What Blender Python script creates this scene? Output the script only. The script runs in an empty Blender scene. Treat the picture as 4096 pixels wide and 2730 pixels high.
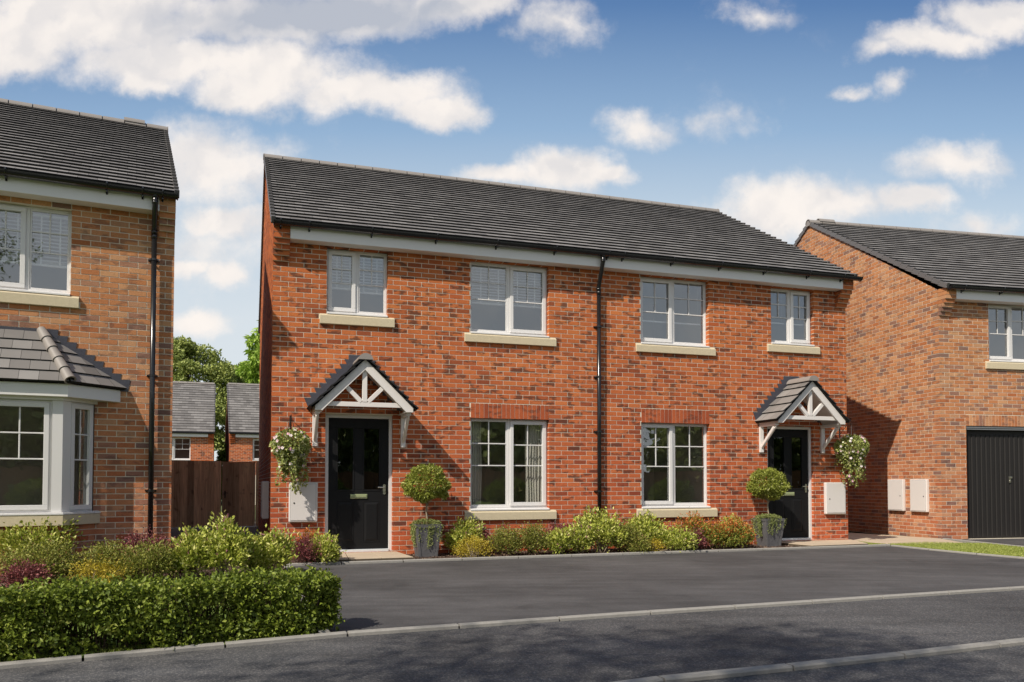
import bpy, bmesh, math, random
import numpy as np
from mathutils import Vector, Matrix
from math import radians, sin, cos, tan, pi, sqrt, atan2

rng = np.random.default_rng(7)
random.seed(7)
scene = bpy.context.scene
COL = scene.collection

# ------------------------------------------------------------------ camera
cam_d = bpy.data.cameras.new('camera')
cam = bpy.data.objects.new('camera', cam_d)
COL.objects.link(cam)
cam.location = (0, 0, 1.13)
cam.rotation_euler = (radians(90 + 1.77), 0, 0)
cam_d.sensor_width = 36.0
cam_d.lens = 28.56
cam_d.shift_y = 0.1135
cam_d.clip_start = 0.05
cam_d.clip_end = 2000
scene.camera = cam

# ------------------------------------------------------------------ sun + sky
SUN_TRAVEL = Vector((1.154, 1.439, -1.72)).normalized()
sl = bpy.data.lights.new('sun', 'SUN')
sl.energy = 4.9
sl.angle = radians(0.55)
sl.color = (1.0, 0.92, 0.80)
sun = bpy.data.objects.new('sun', sl)
COL.objects.link(sun)
sun.rotation_euler = SUN_TRAVEL.to_track_quat('-Z', 'Y').to_euler()
sun.location = (-20, -25, 30)

scene.view_settings.view_transform = 'Standard'
scene.view_settings.look = 'None'
scene.view_settings.gamma = 1.0
scene.view_settings.exposure = 0.0
scene.view_settings.use_curve_mapping = False

world = bpy.data.worlds.new('World')
scene.world = world
world.use_nodes = True
wn = world.node_tree
wn.nodes.clear()


def N(nt, typ, **kw):
    n = nt.nodes.new(typ)
    for k, v in kw.items():
        setattr(n, k, v)
    return n


def put(nt, sock, val):
    if isinstance(val, bpy.types.NodeSocket):
        nt.links.new(val, sock)
    elif val is not None:
        sock.default_value = val


def math_n(nt, op, a, b=None, c=None, clamp=False):
    n = N(nt, 'ShaderNodeMath', operation=op)
    n.use_clamp = clamp
    put(nt, n.inputs[0], a)
    if b is not None:
        put(nt, n.inputs[1], b)
    if c is not None:
        put(nt, n.inputs[2], c)
    return n.outputs[0]


def mixc(nt, fac, a, b):
    n = N(nt, 'ShaderNodeMix', data_type='RGBA')
    put(nt, n.inputs[0], fac)
    put(nt, n.inputs[6], a)
    put(nt, n.inputs[7], b)
    return n.outputs[2]


def noise(nt, vec, scale, detail=3.0, rough=0.55, dist=0.0, out=0):
    n = N(nt, 'ShaderNodeTexNoise')
    put(nt, n.inputs['Vector'], vec)
    n.inputs['Scale'].default_value = scale
    n.inputs['Detail'].default_value = detail
    n.inputs['Roughness'].default_value = rough
    n.inputs['Distortion'].default_value = dist
    return n.outputs[out]


def maprange(nt, v, a, b, c=0.0, d=1.0, smooth=False):
    n = N(nt, 'ShaderNodeMapRange')
    if smooth:
        n.interpolation_type = 'SMOOTHSTEP'
    put(nt, n.inputs[0], v)
    for i, x in enumerate((a, b, c, d)):
        put(nt, n.inputs[1 + i], x)
    return n.outputs[0]


def ramp_w(nt, fac, stops):
    r = N(nt, 'ShaderNodeValToRGB')
    el = r.color_ramp.elements
    while len(el) > 1:
        el.remove(el[-1])
    el[0].position = stops[0][0]
    el[0].color = (*stops[0][1], 1)
    for p, c in stops[1:]:
        e = el.new(p)
        e.color = (*c, 1)
    put(nt, r.inputs[0], fac)
    return r.outputs[0]


sky = N(wn, 'ShaderNodeTexSky', sky_type='NISHITA')
sky.sun_disc = False
sky.sun_elevation = radians(43)
sky.sun_rotation = atan2(-SUN_TRAVEL.x, -SUN_TRAVEL.y)
sky.altitude = 100
sky.air_density = 1.0
sky.dust_density = 0.9
sky.ozone_density = 2.2
SKY_STR = 0.085

tc = N(wn, 'ShaderNodeTexCoord')
sep = N(wn, 'ShaderNodeSeparateXYZ')
wn.links.new(tc.outputs['Generated'], sep.inputs[0])
ay = math_n(wn, 'MAXIMUM', math_n(wn, 'ABSOLUTE', sep.outputs[1]), 0.05)
uu = math_n(wn, 'DIVIDE', sep.outputs[0], ay)
vv = math_n(wn, 'DIVIDE', sep.outputs[2], ay)
comb = N(wn, 'ShaderNodeCombineXYZ')
wn.links.new(uu, comb.inputs[0])
wn.links.new(vv, comb.inputs[1])
uv = comb.outputs[0]
nz = noise(wn, uv, 7.0, 6.0, 0.60, 0.0, 1)
va = N(wn, 'ShaderNodeVectorMath', operation='SUBTRACT')
wn.links.new(nz, va.inputs[0])
va.inputs[1].default_value = (0.5, 0.5, 0.5)
vb = N(wn, 'ShaderNodeVectorMath', operation='MULTIPLY_ADD')
wn.links.new(va.outputs[0], vb.inputs[0])
vb.inputs[1].default_value = (0.15, 0.085, 0.0)
wn.links.new(uv, vb.inputs[2])
wuv = vb.outputs[0]
# cumulus groups: direction (x/y, z/y), half width, half height, weight, greyness
CLOUDS = [(-0.608, 0.571, 0.082, 0.041, 1, 0), (-0.619, 0.544, 0.06, 0.027, 1, 0), (-0.478, 0.571, 0.109, 0.038, 1, 0),
          (-0.433, 0.527, 0.109, 0.033, 1, 0), (-0.303, 0.521, 0.109, 0.034, 1, 0), (-0.335, 0.494, 0.071, 0.024, 1, 0),
          (-0.172, 0.491, 0.098, 0.024, 1, 0), (-0.096, 0.472, 0.054, 0.018, 1, 0), (-0.336, 0.582, 0.142, 0.033, 1, 0.6),
          (-0.194, 0.591, 0.142, 0.027, 1, 1), (-0.08, 0.596, 0.071, 0.025, 1, 0.3), (-0.46, 0.497, 0.033, 0.02, 0.9, 0),
          (0.051, 0.574, 0.045, 0.03, 0.55, 0), (0.165, 0.447, 0.052, 0.018, 0.66, 0), (0.26, 0.45, 0.028, 0.018, 0.30, 0),
          (-0.014, 0.384, 0.043, 0.017, 1, 0), (0.062, 0.394, 0.065, 0.025, 1, 0), (0.116, 0.387, 0.038, 0.015, 0.9, 0),
          (0.53, 0.552, 0.076, 0.019, 0.85, 0), (0.607, 0.58, 0.06, 0.027, 1, 0), (0.475, 0.541, 0.038, 0.013, 0.7, 0),
          (0.418, 0.492, 0.021, 0.008, 0.5, 0), (0.472, 0.492, 0.023, 0.011, 0.5, 0), (0.549, 0.4, 0.065, 0.023, .8, 0),
          (0.327, 0.34, 0.068, 0.036, 1, 0), (0.381, 0.34, 0.06, 0.03, 1, 0), (0.494, 0.347, 0.041, 0.017, 0.9, 0),
          (0.57, 0.324, 0.04, 0.015, 0.5, 0), (0.44, 0.34, 0.05, 0.02, 0.6, 0), (-0.372, 0.4, 0.085, 0.044, 0.8, 0), (-0.36, 0.30, 0.075, 0.05, 0.35, 0), (-0.52, 0.60, 0.15, 0.045, 1, 0), (-0.355, 0.332, 0.046, 0.021, 1, 0),
          (-0.395, 0.264, 0.032, 0.015, 0.9, 0), (-0.338, 0.258, 0.028, 0.023, 0.9, 0), (-0.386, 0.191, 0.038, 0.013, 0.7, 0),
          (0.302, 0.593, 0.03, 0.013, 0.36, 0)]
dens = None
grey = None
for (cu, cv, a, b, w, g) in CLOUDS:
    a *= 1.42
    b *= 1.42
    m = N(wn, 'ShaderNodeVectorMath', operation='MULTIPLY_ADD')
    wn.links.new(wuv, m.inputs[0])
    m.inputs[1].default_value = (1 / a, 1 / b, 0)
    m.inputs[2].default_value = (-cu / a, -cv / b, 0)
    ln = N(wn, 'ShaderNodeVectorMath', operation='LENGTH')
    wn.links.new(m.outputs[0], ln.inputs[0])
    d = math_n(wn, 'MULTIPLY_ADD', ln.outputs['Value'], -w, w)
    dens = d if dens is None else math_n(wn, 'SMOOTH_MAX', dens, d, 0.15)
    if g:
        gg = math_n(wn, 'MULTIPLY', d, g)
        grey = gg if grey is None else math_n(wn, 'MAXIMUM', grey, gg)
fine = noise(wn, uv, 22.0, 7.0, 0.62)
d2 = math_n(wn, 'MULTIPLY_ADD', math_n(wn, 'SUBTRACT', fine, 0.5), 0.80, dens)
mask = maprange(wn, d2, -0.08, 0.62, 0.0, 1.0, True)
# body shading of the clouds: thin edges bright, thick cores and undersides greyer
core = maprange(wn, math_n(wn, 'MULTIPLY_ADD', noise(wn, wuv, 14.0, 4.0, 0.55), 1.6, -0.8), -0.25, 0.35, 0.0, 0.16, True)
gsum = math_n(wn, 'ADD', core, math_n(wn, 'MULTIPLY', math_n(wn, 'MAXIMUM', grey, 0.0), maprange(wn, noise(wn, wuv, 6.0, 4.0, 0.55), 0.3, 0.7, 0.35, 2.0)), clamp=True)
# puffs: brighter on the sunward upper left, greyer on the far lower side
sh = N(wn, 'ShaderNodeVectorMath', operation='ADD')
wn.links.new(wuv, sh.inputs[0])
sh.inputs[1].default_value = (-0.012, 0.024, 0)
puff = math_n(wn, 'SUBTRACT', noise(wn, wuv, 8.0, 3.0, 0.5), noise(wn, sh.outputs[0], 8.0, 3.0, 0.5))
puff = maprange(wn, puff, -0.09, 0.07, 0.28, 0.0, True)
gsum = math_n(wn, 'ADD', gsum, puff, clamp=True)
ccol = mixc(wn, gsum, (1.0, 0.93, 0.87, 1), (0.50, 0.53, 0.60, 1))
# thin veil toward the horizon
skyc = N(wn, 'ShaderNodeVectorMath', operation='MULTIPLY')
wn.links.new(sky.outputs[0], skyc.inputs[0])
skyc.inputs[1].default_value = (SKY_STR,) * 3
grad = ramp_w(wn, maprange(wn, vv, 0.0, 1.0), [(0.0, (0.82, 0.86, 0.88)), (0.20, (0.78, 0.84, 0.88)), (0.33, (0.60, 0.72, 0.83)), (0.44, (0.33, 0.50, 0.72)), (0.60, (0.112, 0.235, 0.48)), (1.0, (0.13, 0.20, 0.34))])
skyv = mixc(wn, 0.84, skyc.outputs[0], grad)
# unseen broken cloud added behind the viewer as neutral fill, also mirrored in windows
backm = math_n(wn, 'MULTIPLY', maprange(wn, noise(wn, tc.outputs['Generated'], 2.6, 6.0, 0.58), 0.40, 0.62, 0.0, 1.0, True), maprange(wn, sep.outputs[1], 0.05, -0.25, 0.0, 1.0, True))
mask = math_n(wn, 'MAXIMUM', mask, math_n(wn, 'MULTIPLY', backm, 0.55))
wisp = maprange(wn, noise(wn, wuv, 5.0, 7.0, 0.66), 0.54, 0.82, 0.0, 0.25, True)
mask = math_n(wn, 'MAXIMUM', mask, wisp)
below = maprange(wn, sep.outputs[2], -0.02, 0.0, 0.0, 1.0)
final = mixc(wn, math_n(wn, 'MULTIPLY', mask, 0.96), skyv, ccol)
final = mixc(wn, below, (0.10, 0.10, 0.09, 1), final)
bg = N(wn, 'ShaderNodeBackground')
wn.links.new(final, bg.inputs[0])
bg.inputs[1].default_value = 1.0
wo = N(wn, 'ShaderNodeOutputWorld')
wn.links.new(bg.outputs[0], wo.inputs[0])
world.cycles.sampling_method = 'MANUAL'
world.cycles.sample_map_resolution = 512

# ------------------------------------------------------------------ materials
MATS = {}


def new_mat(name):
    m = bpy.data.materials.new(name)
    m.use_nodes = True
    nt = m.node_tree
    nt.nodes.clear()
    out = N(nt, 'ShaderNodeOutputMaterial')
    bs = N(nt, 'ShaderNodeBsdfPrincipled')
    nt.links.new(bs.outputs[0], out.inputs[0])
    MATS[name] = m
    return m, nt, bs, out


def ramp(nt, fac, stops, interp='LINEAR'):
    r = N(nt, 'ShaderNodeValToRGB')
    r.color_ramp.interpolation = interp
    el = r.color_ramp.elements
    while len(el) > 1:
        el.remove(el[-1])
    el[0].position = stops[0][0]
    el[0].color = (*stops[0][1], 1)
    for p, c in stops[1:]:
        e = el.new(p)
        e.color = (*c, 1)
    put(nt, r.inputs[0], fac)
    return r.outputs[0]


def attr(nt, name='rnd'):
    a = N(nt, 'ShaderNodeAttribute')
    a.attribute_name = name
    return a.outputs['Fac']


def objc(nt):
    return N(nt, 'ShaderNodeTexCoord').outputs['Object']


def bump(nt, bs, h, strength=0.3, dist=0.01):
    b = N(nt, 'ShaderNodeBump')
    b.inputs['Strength'].default_value = strength
    b.inputs['Distance'].default_value = dist
    put(nt, b.inputs['Height'], h)
    nt.links.new(b.outputs[0], bs.inputs['Normal'])


def simple(name, col, rough=0.6, var=0.08, scale=6.0, bstr=0.0, bscale=120, spec=0.5, metal=0.0):
    m, nt, bs, out = new_mat(name)
    oc = objc(nt)
    f = noise(nt, oc, scale, 4.0, 0.6)
    c0 = tuple(max(0, c * (1 - var)) for c in col)
    c1 = tuple(min(1, c * (1 + var)) for c in col)
    nt.links.new(mixc(nt, f, (*c0, 1), (*c1, 1)), bs.inputs['Base Color'])
    bs.inputs['Roughness'].default_value = rough
    bs.inputs['Specular IOR Level'].default_value = spec
    bs.inputs['Metallic'].default_value = metal
    if bstr:
        bump(nt, bs, noise(nt, oc, bscale, 3.0, 0.6), bstr, 0.004)
    return m


def brick_mat(name, stops, smudge=(0.07, 0.035, 0.028), smudge_amt=0.75, pale=None):
    m, nt, bs, out = new_mat(name)
    oc = objc(nt)
    r = attr(nt)
    col = ramp(nt, r, stops)
    # tone drift inside a brick and burnt ends
    mp = N(nt, 'ShaderNodeMapping')
    nt.links.new(oc, mp.inputs[0])
    mp.inputs['Scale'].default_value = (5, 5, 11)
    n1 = noise(nt, mp.outputs[0], 1.0, 3.0, 0.6)
    pick = maprange(nt, math_n(nt, 'FRACT', math_n(nt, 'MULTIPLY', r, 17.3)), 0.32, 0.5, 0.0, 1.0)
    sm = math_n(nt, 'MULTIPLY', maprange(nt, n1, 0.47, 0.60, 0, smudge_amt, True), pick)
    col = mixc(nt, sm, col, (*smudge, 1))
    n2 = noise(nt, oc, 60, 3.0, 0.7)
    hsv = N(nt, 'ShaderNodeHueSaturation')
    nt.links.new(col, hsv.inputs['Color'])
    patch = noise(nt, oc, 0.9, 3.0, 0.6)
    nt.links.new(math_n(nt, 'MULTIPLY', maprange(nt, n2, 0.3, 0.7, 0.78, 1.08), maprange(nt, patch, 0.3, 0.7, 0.88, 1.10)), hsv.inputs['Value'])
    # surrounding light gradient painted into the hue: redder low, more orange high
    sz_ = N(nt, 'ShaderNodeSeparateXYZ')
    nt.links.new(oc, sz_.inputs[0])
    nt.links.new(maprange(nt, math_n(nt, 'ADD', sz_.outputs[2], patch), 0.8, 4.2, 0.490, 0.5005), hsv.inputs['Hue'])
    nt.links.new(hsv.outputs[0], bs.inputs['Base Color'])
    bs.inputs['Roughness'].default_value = 0.88
    bs.inputs['Specular IOR Level'].default_value = 0.25
    bump(nt, bs, noise(nt, oc, 160, 3.0, 0.7), 0.45, 0.004)
    return m


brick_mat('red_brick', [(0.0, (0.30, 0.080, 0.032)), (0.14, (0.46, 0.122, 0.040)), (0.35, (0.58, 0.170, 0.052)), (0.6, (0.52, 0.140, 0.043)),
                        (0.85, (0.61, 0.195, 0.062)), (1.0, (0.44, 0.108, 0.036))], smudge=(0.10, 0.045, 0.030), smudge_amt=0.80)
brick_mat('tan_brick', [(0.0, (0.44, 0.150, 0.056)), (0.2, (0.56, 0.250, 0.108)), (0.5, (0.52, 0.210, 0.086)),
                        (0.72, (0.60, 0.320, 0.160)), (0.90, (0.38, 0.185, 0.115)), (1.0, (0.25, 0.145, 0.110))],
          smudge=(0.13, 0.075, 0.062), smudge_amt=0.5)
brick_mat('soldier_brick', [(0.0, (0.40, 0.098, 0.036)), (0.5, (0.52, 0.140, 0.046)), (1.0, (0.34, 0.085, 0.034))], smudge_amt=0.6)
simple('mortar', (0.72, 0.65, 0.53), 0.95, 0.12, 20, 0.3, 200, 0.2)
simple('cavity_face', (0.30, 0.10, 0.055), 0.95, 0.2, 8)

# roof tiles
m, nt, bs, out = new_mat('roof_tile')
oc = objc(nt)
r = attr(nt)
c = ramp(nt, r, [(0, (0.165, 0.154, 0.146)), (0.5, (0.205, 0.192, 0.182)), (1, (0.265, 0.250, 0.238))])
n1 = noise(nt, oc, 1.3, 4, 0.6)
hsv = N(nt, 'ShaderNodeHueSaturation')
nt.links.new(c, hsv.inputs['Color'])
nt.links.new(maprange(nt, n1, 0.3, 0.7, 0.88, 1.12), hsv.inputs['Value'])
nt.links.new(hsv.outputs[0], bs.inputs['Base Color'])
bs.inputs['Roughness'].default_value = 0.6
bs.inputs['Specular IOR Level'].default_value = 0.3
bump(nt, bs, noise(nt, oc, 90, 3, 0.6), 0.2, 0.003)
simple('tile_under_shade', (0.010, 0.010, 0.011), 0.8, 0.1)  # shade stripes painted on tile edges and risers; also deck and ridge joints
simple('ridge_tile', (0.27, 0.245, 0.225), 0.55, 0.12, 3.0, 0.15, 90, 0.5)
simple('verge_plastic', (0.14, 0.132, 0.13), 0.45, 0.08, 4)
simple('lead_flashing', (0.050, 0.050, 0.066), 0.42, 0.25, 14, 0.5, 40, 0.6)
simple('black_plastic', (0.012, 0.012, 0.013), 0.22, 0.1, 5, 0, 0, 0.6)
simple('white_upvc', (0.72, 0.705, 0.695), 0.28, 0.015, 2, 0, 0, 0.5)
simple('white_timber', (0.76, 0.72, 0.69), 0.5, 0.03, 5, 0.05, 60)
simple('fascia_white', (0.80, 0.78, 0.76), 0.4, 0.02, 3)
simple('cast_stone', (0.60, 0.515, 0.36), 0.9, 0.14, 30, 0.35, 220, 0.2)
simple('door_black', (0.010, 0.010, 0.011), 0.55, 0.1, 3, 0.04, 60, 0.18)
simple('garage_paint', (0.021, 0.019, 0.018), 0.5, 0.08, 3, 0, 0, 0.3)
simple('grey_steel', (0.20, 0.21, 0.22), 0.4, 0.05, 3)
simple('brass_green', (0.42, 0.47, 0.26), 0.25, 0.05, 5, 0, 0, 0.8, 0.3)
simple('brushed_metal', (0.62, 0.60, 0.52), 0.25, 0.05, 5, 0, 0, 0.8, 0.9)
simple('aluminium_sill', (0.75, 0.80, 0.84), 0.25, 0.03, 5, 0, 0, 0.8, 0.2)
simple('meter_white', (0.72, 0.68, 0.655), 0.42, 0.02, 2)
simple('dark_gap', (0.02, 0.02, 0.02), 0.9, 0.1)
simple('room_paint', (0.62, 0.58, 0.53), 0.95, 0.1, 2)
simple('blind_white', (0.66, 0.67, 0.68), 0.6, 0.02, 2)
simple('planter_slate', (0.115, 0.112, 0.118), 0.6, 0.35, 9, 0.8, 26)
simple('concrete_kerb', (0.31, 0.295, 0.27), 0.92, 0.22, 22, 0.5, 160, 0.2)
simple('kerb_side', (0.12, 0.115, 0.10), 0.95, 0.3, 22, 0.6, 160, 0.2)
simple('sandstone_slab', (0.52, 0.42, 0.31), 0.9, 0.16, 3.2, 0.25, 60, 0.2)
simple('slab_joint', (0.10, 0.075, 0.05), 0.95, 0.2, 20)
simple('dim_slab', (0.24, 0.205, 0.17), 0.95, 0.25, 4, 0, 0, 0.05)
simple('wire_dark', (0.03, 0.022, 0.02), 0.5, 0.1)
simple('iron_black', (0.015, 0.015, 0.015), 0.45, 0.1)
simple('coir', (0.10, 0.05, 0.025), 0.95, 0.3, 40, 0.6, 120)
simple('bark_grey', (0.16, 0.12, 0.09), 0.9, 0.3, 18, 0.6, 60, 0.2)
simple('stem_pale', (0.30, 0.24, 0.17), 0.8, 0.25, 30)
simple('stem_brown', (0.11, 0.065, 0.045), 0.8, 0.3, 30)

# wood
def wood(name, dark, light):
    m, nt, bs, out = new_mat(name)
    oc = objc(nt)
    r = attr(nt)
    off = N(nt, 'ShaderNodeCombineXYZ')
    nt.links.new(math_n(nt, 'MULTIPLY', r, 40), off.inputs[0])
    nt.links.new(math_n(nt, 'MULTIPLY', r, 13), off.inputs[2])
    ad = N(nt, 'ShaderNodeVectorMath', operation='ADD')
    nt.links.new(oc, ad.inputs[0])
    nt.links.new(off.outputs[0], ad.inputs[1])
    mp = N(nt, 'ShaderNodeMapping')
    nt.links.new(ad.outputs[0], mp.inputs[0])
    mp.inputs['Scale'].default_value = (22, 22, 1.5)
    g = noise(nt, mp.outputs[0], 1.0, 5, 0.65, 1.2)
    kn = noise(nt, ad.outputs[0], 5.0, 2, 0.5)
    c = mixc(nt, maprange(nt, g, 0.3, 0.7), (*dark, 1), (*light, 1))
    c = mixc(nt, maprange(nt, kn, 0.60, 0.74, 0, 0.7, True), c, (dark[0] * .4, dark[1] * .4, dark[2] * .4, 1))
    hsv = N(nt, 'ShaderNodeHueSaturation')
    nt.links.new(c, hsv.inputs['Color'])
    nt.links.new(maprange(nt, r, 0, 1, 0.6, 1.5), hsv.inputs['Value'])
    nt.links.new(hsv.outputs[0], bs.inputs['Base Color'])
    bs.inputs['Roughness'].default_value = 0.7
    bump(nt, bs, g, 0.3, 0.004)


wood('stained_timber', (0.40, 0.265, 0.15), (0.82, 0.62, 0.40))
wood('orange_timber', (0.20, 0.09, 0.035), (0.34, 0.17, 0.07))

# asphalt
def asphalt(name, base, speck, amt, sc):
    m, nt, bs, out = new_mat(name)
    oc = objc(nt)
    vo = N(nt, 'ShaderNodeTexVoronoi')
    vo.inputs['Scale'].default_value = sc
    nt.links.new(oc, vo.inputs['Vector'])
    sepc = N(nt, 'ShaderNodeSeparateColor')
    nt.links.new(vo.outputs['Color'], sepc.inputs[0])
    f = maprange(nt, sepc.outputs[0], 0.62, 1.0, 0.0, amt)
    big = noise(nt, oc, 0.5, 5, 0.62)
    mid = noise(nt, oc, 3.0, 4, 0.6)
    mp = N(nt, 'ShaderNodeMapping')
    nt.links.new(oc, mp.inputs[0])
    mp.inputs['Scale'].default_value = (0.9, 5.0, 1)
    mp.inputs['Rotation'].default_value = (0, 0, radians(-18))
    streak = noise(nt, mp.outputs[0], 1.0, 5, 0.6)
    c = mixc(nt, f, (*base, 1), (*speck, 1))
    hsv = N(nt, 'ShaderNodeHueSaturation')
    nt.links.new(c, hsv.inputs['Color'])
    v = math_n(nt, 'MULTIPLY', maprange(nt, big, 0.32, 0.68, 0.66, 1.22), maprange(nt, mid, 0.3, 0.7, 0.92, 1.08))
    st = noise(nt, oc, 1.1, 3, 0.5, 0.8)
    v = math_n(nt, 'MULTIPLY', v, maprange(nt, st, 0.60, 0.72, 1.0, 0.78, True))
    v = math_n(nt, 'MULTIPLY', v, maprange(nt, streak, 0.35, 0.65, 0.84, 1.12))
    nt.links.new(v, hsv.inputs['Value'])
    nt.links.new(hsv.outputs[0], bs.inputs['Base Color'])
    bs.inputs['Roughness'].default_value = 0.8
    bs.inputs['Specular IOR Level'].default_value = 0.35
    bump(nt, bs, vo.outputs['Distance'], 0.55, 0.006)


asphalt('drive_asphalt', (0.086, 0.083, 0.084), (0.17, 0.16, 0.155), 0.40, 120)
asphalt('road_asphalt', (0.074, 0.073, 0.075), (0.24, 0.225, 0.21), 0.65, 105)

# soil, lawn base
simple('bark_mulch', (0.085, 0.055, 0.042), 0.95, 0.6, 45, 1.0, 60, 0.2)
simple('lawn_soil', (0.12, 0.17, 0.035), 0.95, 0.35, 9, 0.6, 80, 0.1)
simple('ground_soil', (0.10, 0.12, 0.05), 0.95, 0.3, 0.4, 0.3, 30, 0.1)

# glass: mirror-like coat over a clear pane
def glass(name, tint, f0, rough=0.015, frost=0.0):
    m = bpy.data.materials.new(name)
    m.use_nodes = True
    nt = m.node_tree
    nt.nodes.clear()
    out = N(nt, 'ShaderNodeOutputMaterial')
    tr = N(nt, 'ShaderNodeBsdfTransparent')
    tr.inputs[0].default_value = (*tint, 1)
    gl = N(nt, 'ShaderNodeBsdfGlossy')
    gl.inputs['Color'].default_value = (0.92, 0.96, 1.0, 1)
    gl.inputs['Roughness'].default_value = rough
    b = N(nt, 'ShaderNodeBump')
    b.inputs['Strength'].default_value = 0.05
    b.inputs['Distance'].default_value = 0.02
    nt.links.new(noise(nt, objc(nt), 3.0, 2, 0.5), b.inputs['Height'])
    nt.links.new(b.outputs[0], gl.inputs['Normal'])
    lw = N(nt, 'ShaderNodeLayerWeight')
    lw.inputs['Blend'].default_value = 0.5
    fr = math_n(nt, 'MULTIPLY_ADD', math_n(nt, 'POWER', lw.outputs['Facing'], 4.0), 1.0 - f0, f0)
    mx = N(nt, 'ShaderNodeMixShader')
    nt.links.new(fr, mx.inputs[0])
    nt.links.new(tr.outputs[0], mx.inputs[1])
    nt.links.new(gl.outputs[0], mx.inputs[2])
    nt.links.new(mx.outputs[0], out.inputs[0])
    MATS[name] = m


glass('window_glass', (0.84, 0.86, 0.86), 0.22)
glass('door_glass', (0.4, 0.42, 0.42), 0.09)

# curtain
m, nt, bs, out = new_mat('curtain_cloth')
bs.inputs['Base Color'].default_value = (0.70, 0.66, 0.58, 1)
bs.inputs['Roughness'].default_value = 0.9


LEAFK = 1.08


def leaf_mat(name, stops, transl=0.20, rough=0.5, spec=0.3):
    m, nt, bs, out = new_mat(name)
    r = attr(nt)
    c = ramp(nt, r, [(p, tuple(min(.85, q * LEAFK) for q in cc)) for p, cc in stops])
    nt.links.new(c, bs.inputs['Base Color'])
    bs.inputs['Roughness'].default_value = rough
    bs.inputs['Specular IOR Level'].default_value = spec
    tl = N(nt, 'ShaderNodeBsdfTranslucent')
    hs = N(nt, 'ShaderNodeHueSaturation')
    hs.inputs['Value'].default_value = 1.5
    nt.links.new(c, hs.inputs['Color'])
    nt.links.new(hs.outputs[0], tl.inputs[0])
    mx = N(nt, 'ShaderNodeMixShader')
    mx.inputs[0].default_value = transl
    nt.links.new(bs.outputs[0], mx.inputs[1])
    nt.links.new(tl.outputs[0], mx.inputs[2])
    nt.links.new(mx.outputs[0], out.inputs[0])


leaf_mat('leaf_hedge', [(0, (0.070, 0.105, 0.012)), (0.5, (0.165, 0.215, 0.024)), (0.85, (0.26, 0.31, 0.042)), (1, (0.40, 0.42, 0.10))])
leaf_mat('leaf_lime', [(0, (0.15, 0.20, 0.026)), (0.4, (0.34, 0.385, 0.058)), (0.8, (0.54, 0.55, 0.12)), (1, (0.74, 0.71, 0.30))])
leaf_mat('leaf_olive', [(0, (0.11, 0.13, 0.02)), (0.5, (0.22, 0.235, 0.045)), (0.9, (0.36, 0.36, 0.08)), (1, (0.26, 0.11, 0.07))])
leaf_mat('leaf_maroon', [(0, (0.09, 0.028, 0.032)), (0.6, (0.22, 0.062, 0.066)), (1, (0.40, 0.15, 0.14))])
leaf_mat('leaf_yellow', [(0, (0.24, 0.19, 0.02)), (0.5, (0.45, 0.35, 0.035)), (1, (0.62, 0.50, 0.07))])
leaf_mat('leaf_photinia', [(0, (0.13, 0.17, 0.03)), (0.4, (0.26, 0.29, 0.05)), (0.56, (0.36, 0.36, 0.07)), (0.70, (0.42, 0.13, 0.03)), (1, (0.60, 0.22, 0.06))])
leaf_mat('leaf_topiary', [(0, (0.11, 0.14, 0.018)), (0.5, (0.24, 0.275, 0.04)), (0.85, (0.40, 0.42, 0.09)), (1, (0.66, 0.65, 0.34))])
leaf_mat('leaf_trailing', [(0, (0.12, 0.15, 0.04)), (0.5, (0.22, 0.26, 0.08)), (1, (0.36, 0.38, 0.15))])
leaf_mat('leaf_basket', [(0, (0.11, 0.15, 0.03)), (0.45, (0.25, 0.29, 0.07)), (0.8, (0.48, 0.49, 0.18)), (1, (0.80, 0.79, 0.62))])
leaf_mat('petal_pink', [(0, (0.78, 0.50, 0.62)), (0.5, (0.86, 0.74, 0.76)), (1, (0.88, 0.85, 0.82))])
leaf_mat('petal_centre', [(0, (0.75, 0.22, 0.10)), (1, (0.80, 0.45, 0.08))])
leaf_mat('flower_spike', [(0, (0.30, 0.11, 0.16)), (1, (0.52, 0.24, 0.30))])
leaf_mat('leaf_tree', [(0, (0.17, 0.21, 0.055)), (0.5, (0.28, 0.33, 0.085)), (1, (0.46, 0.49, 0.15))])
leaf_mat('leaf_chestnut', [(0, (0.16, 0.26, 0.03)), (0.5, (0.30, 0.44, 0.06)), (1, (0.48, 0.60, 0.14))])
leaf_mat('grass_blade', [(0, (0.15, 0.19, 0.03)), (0.5, (0.28, 0.33, 0.06)), (1, (0.56, 0.56, 0.20))], 0.2)
leaf_mat('bark_chip', [(0, (0.05, 0.03, 0.022)), (0.6, (0.15, 0.10, 0.075)), (1, (0.32, 0.23, 0.17))], 0.0, 0.9)


# ------------------------------------------------------------------ builders
def tag(o, label=None, cat=None, group=None, kind=None):
    if label:
        o['label'] = label
    if cat:
        o['category'] = cat
    if group:
        o['group'] = group
    if kind:
        o['kind'] = kind
    return o


def empty(name, loc, rz=0.0, label=None, cat=None, group=None):
    o = bpy.data.objects.new(name, None)
    COL.objects.link(o)
    o.location = loc
    o.rotation_euler = (0, 0, rz)
    o.empty_display_size = 0.2
    return tag(o, label, cat, group)


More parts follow.
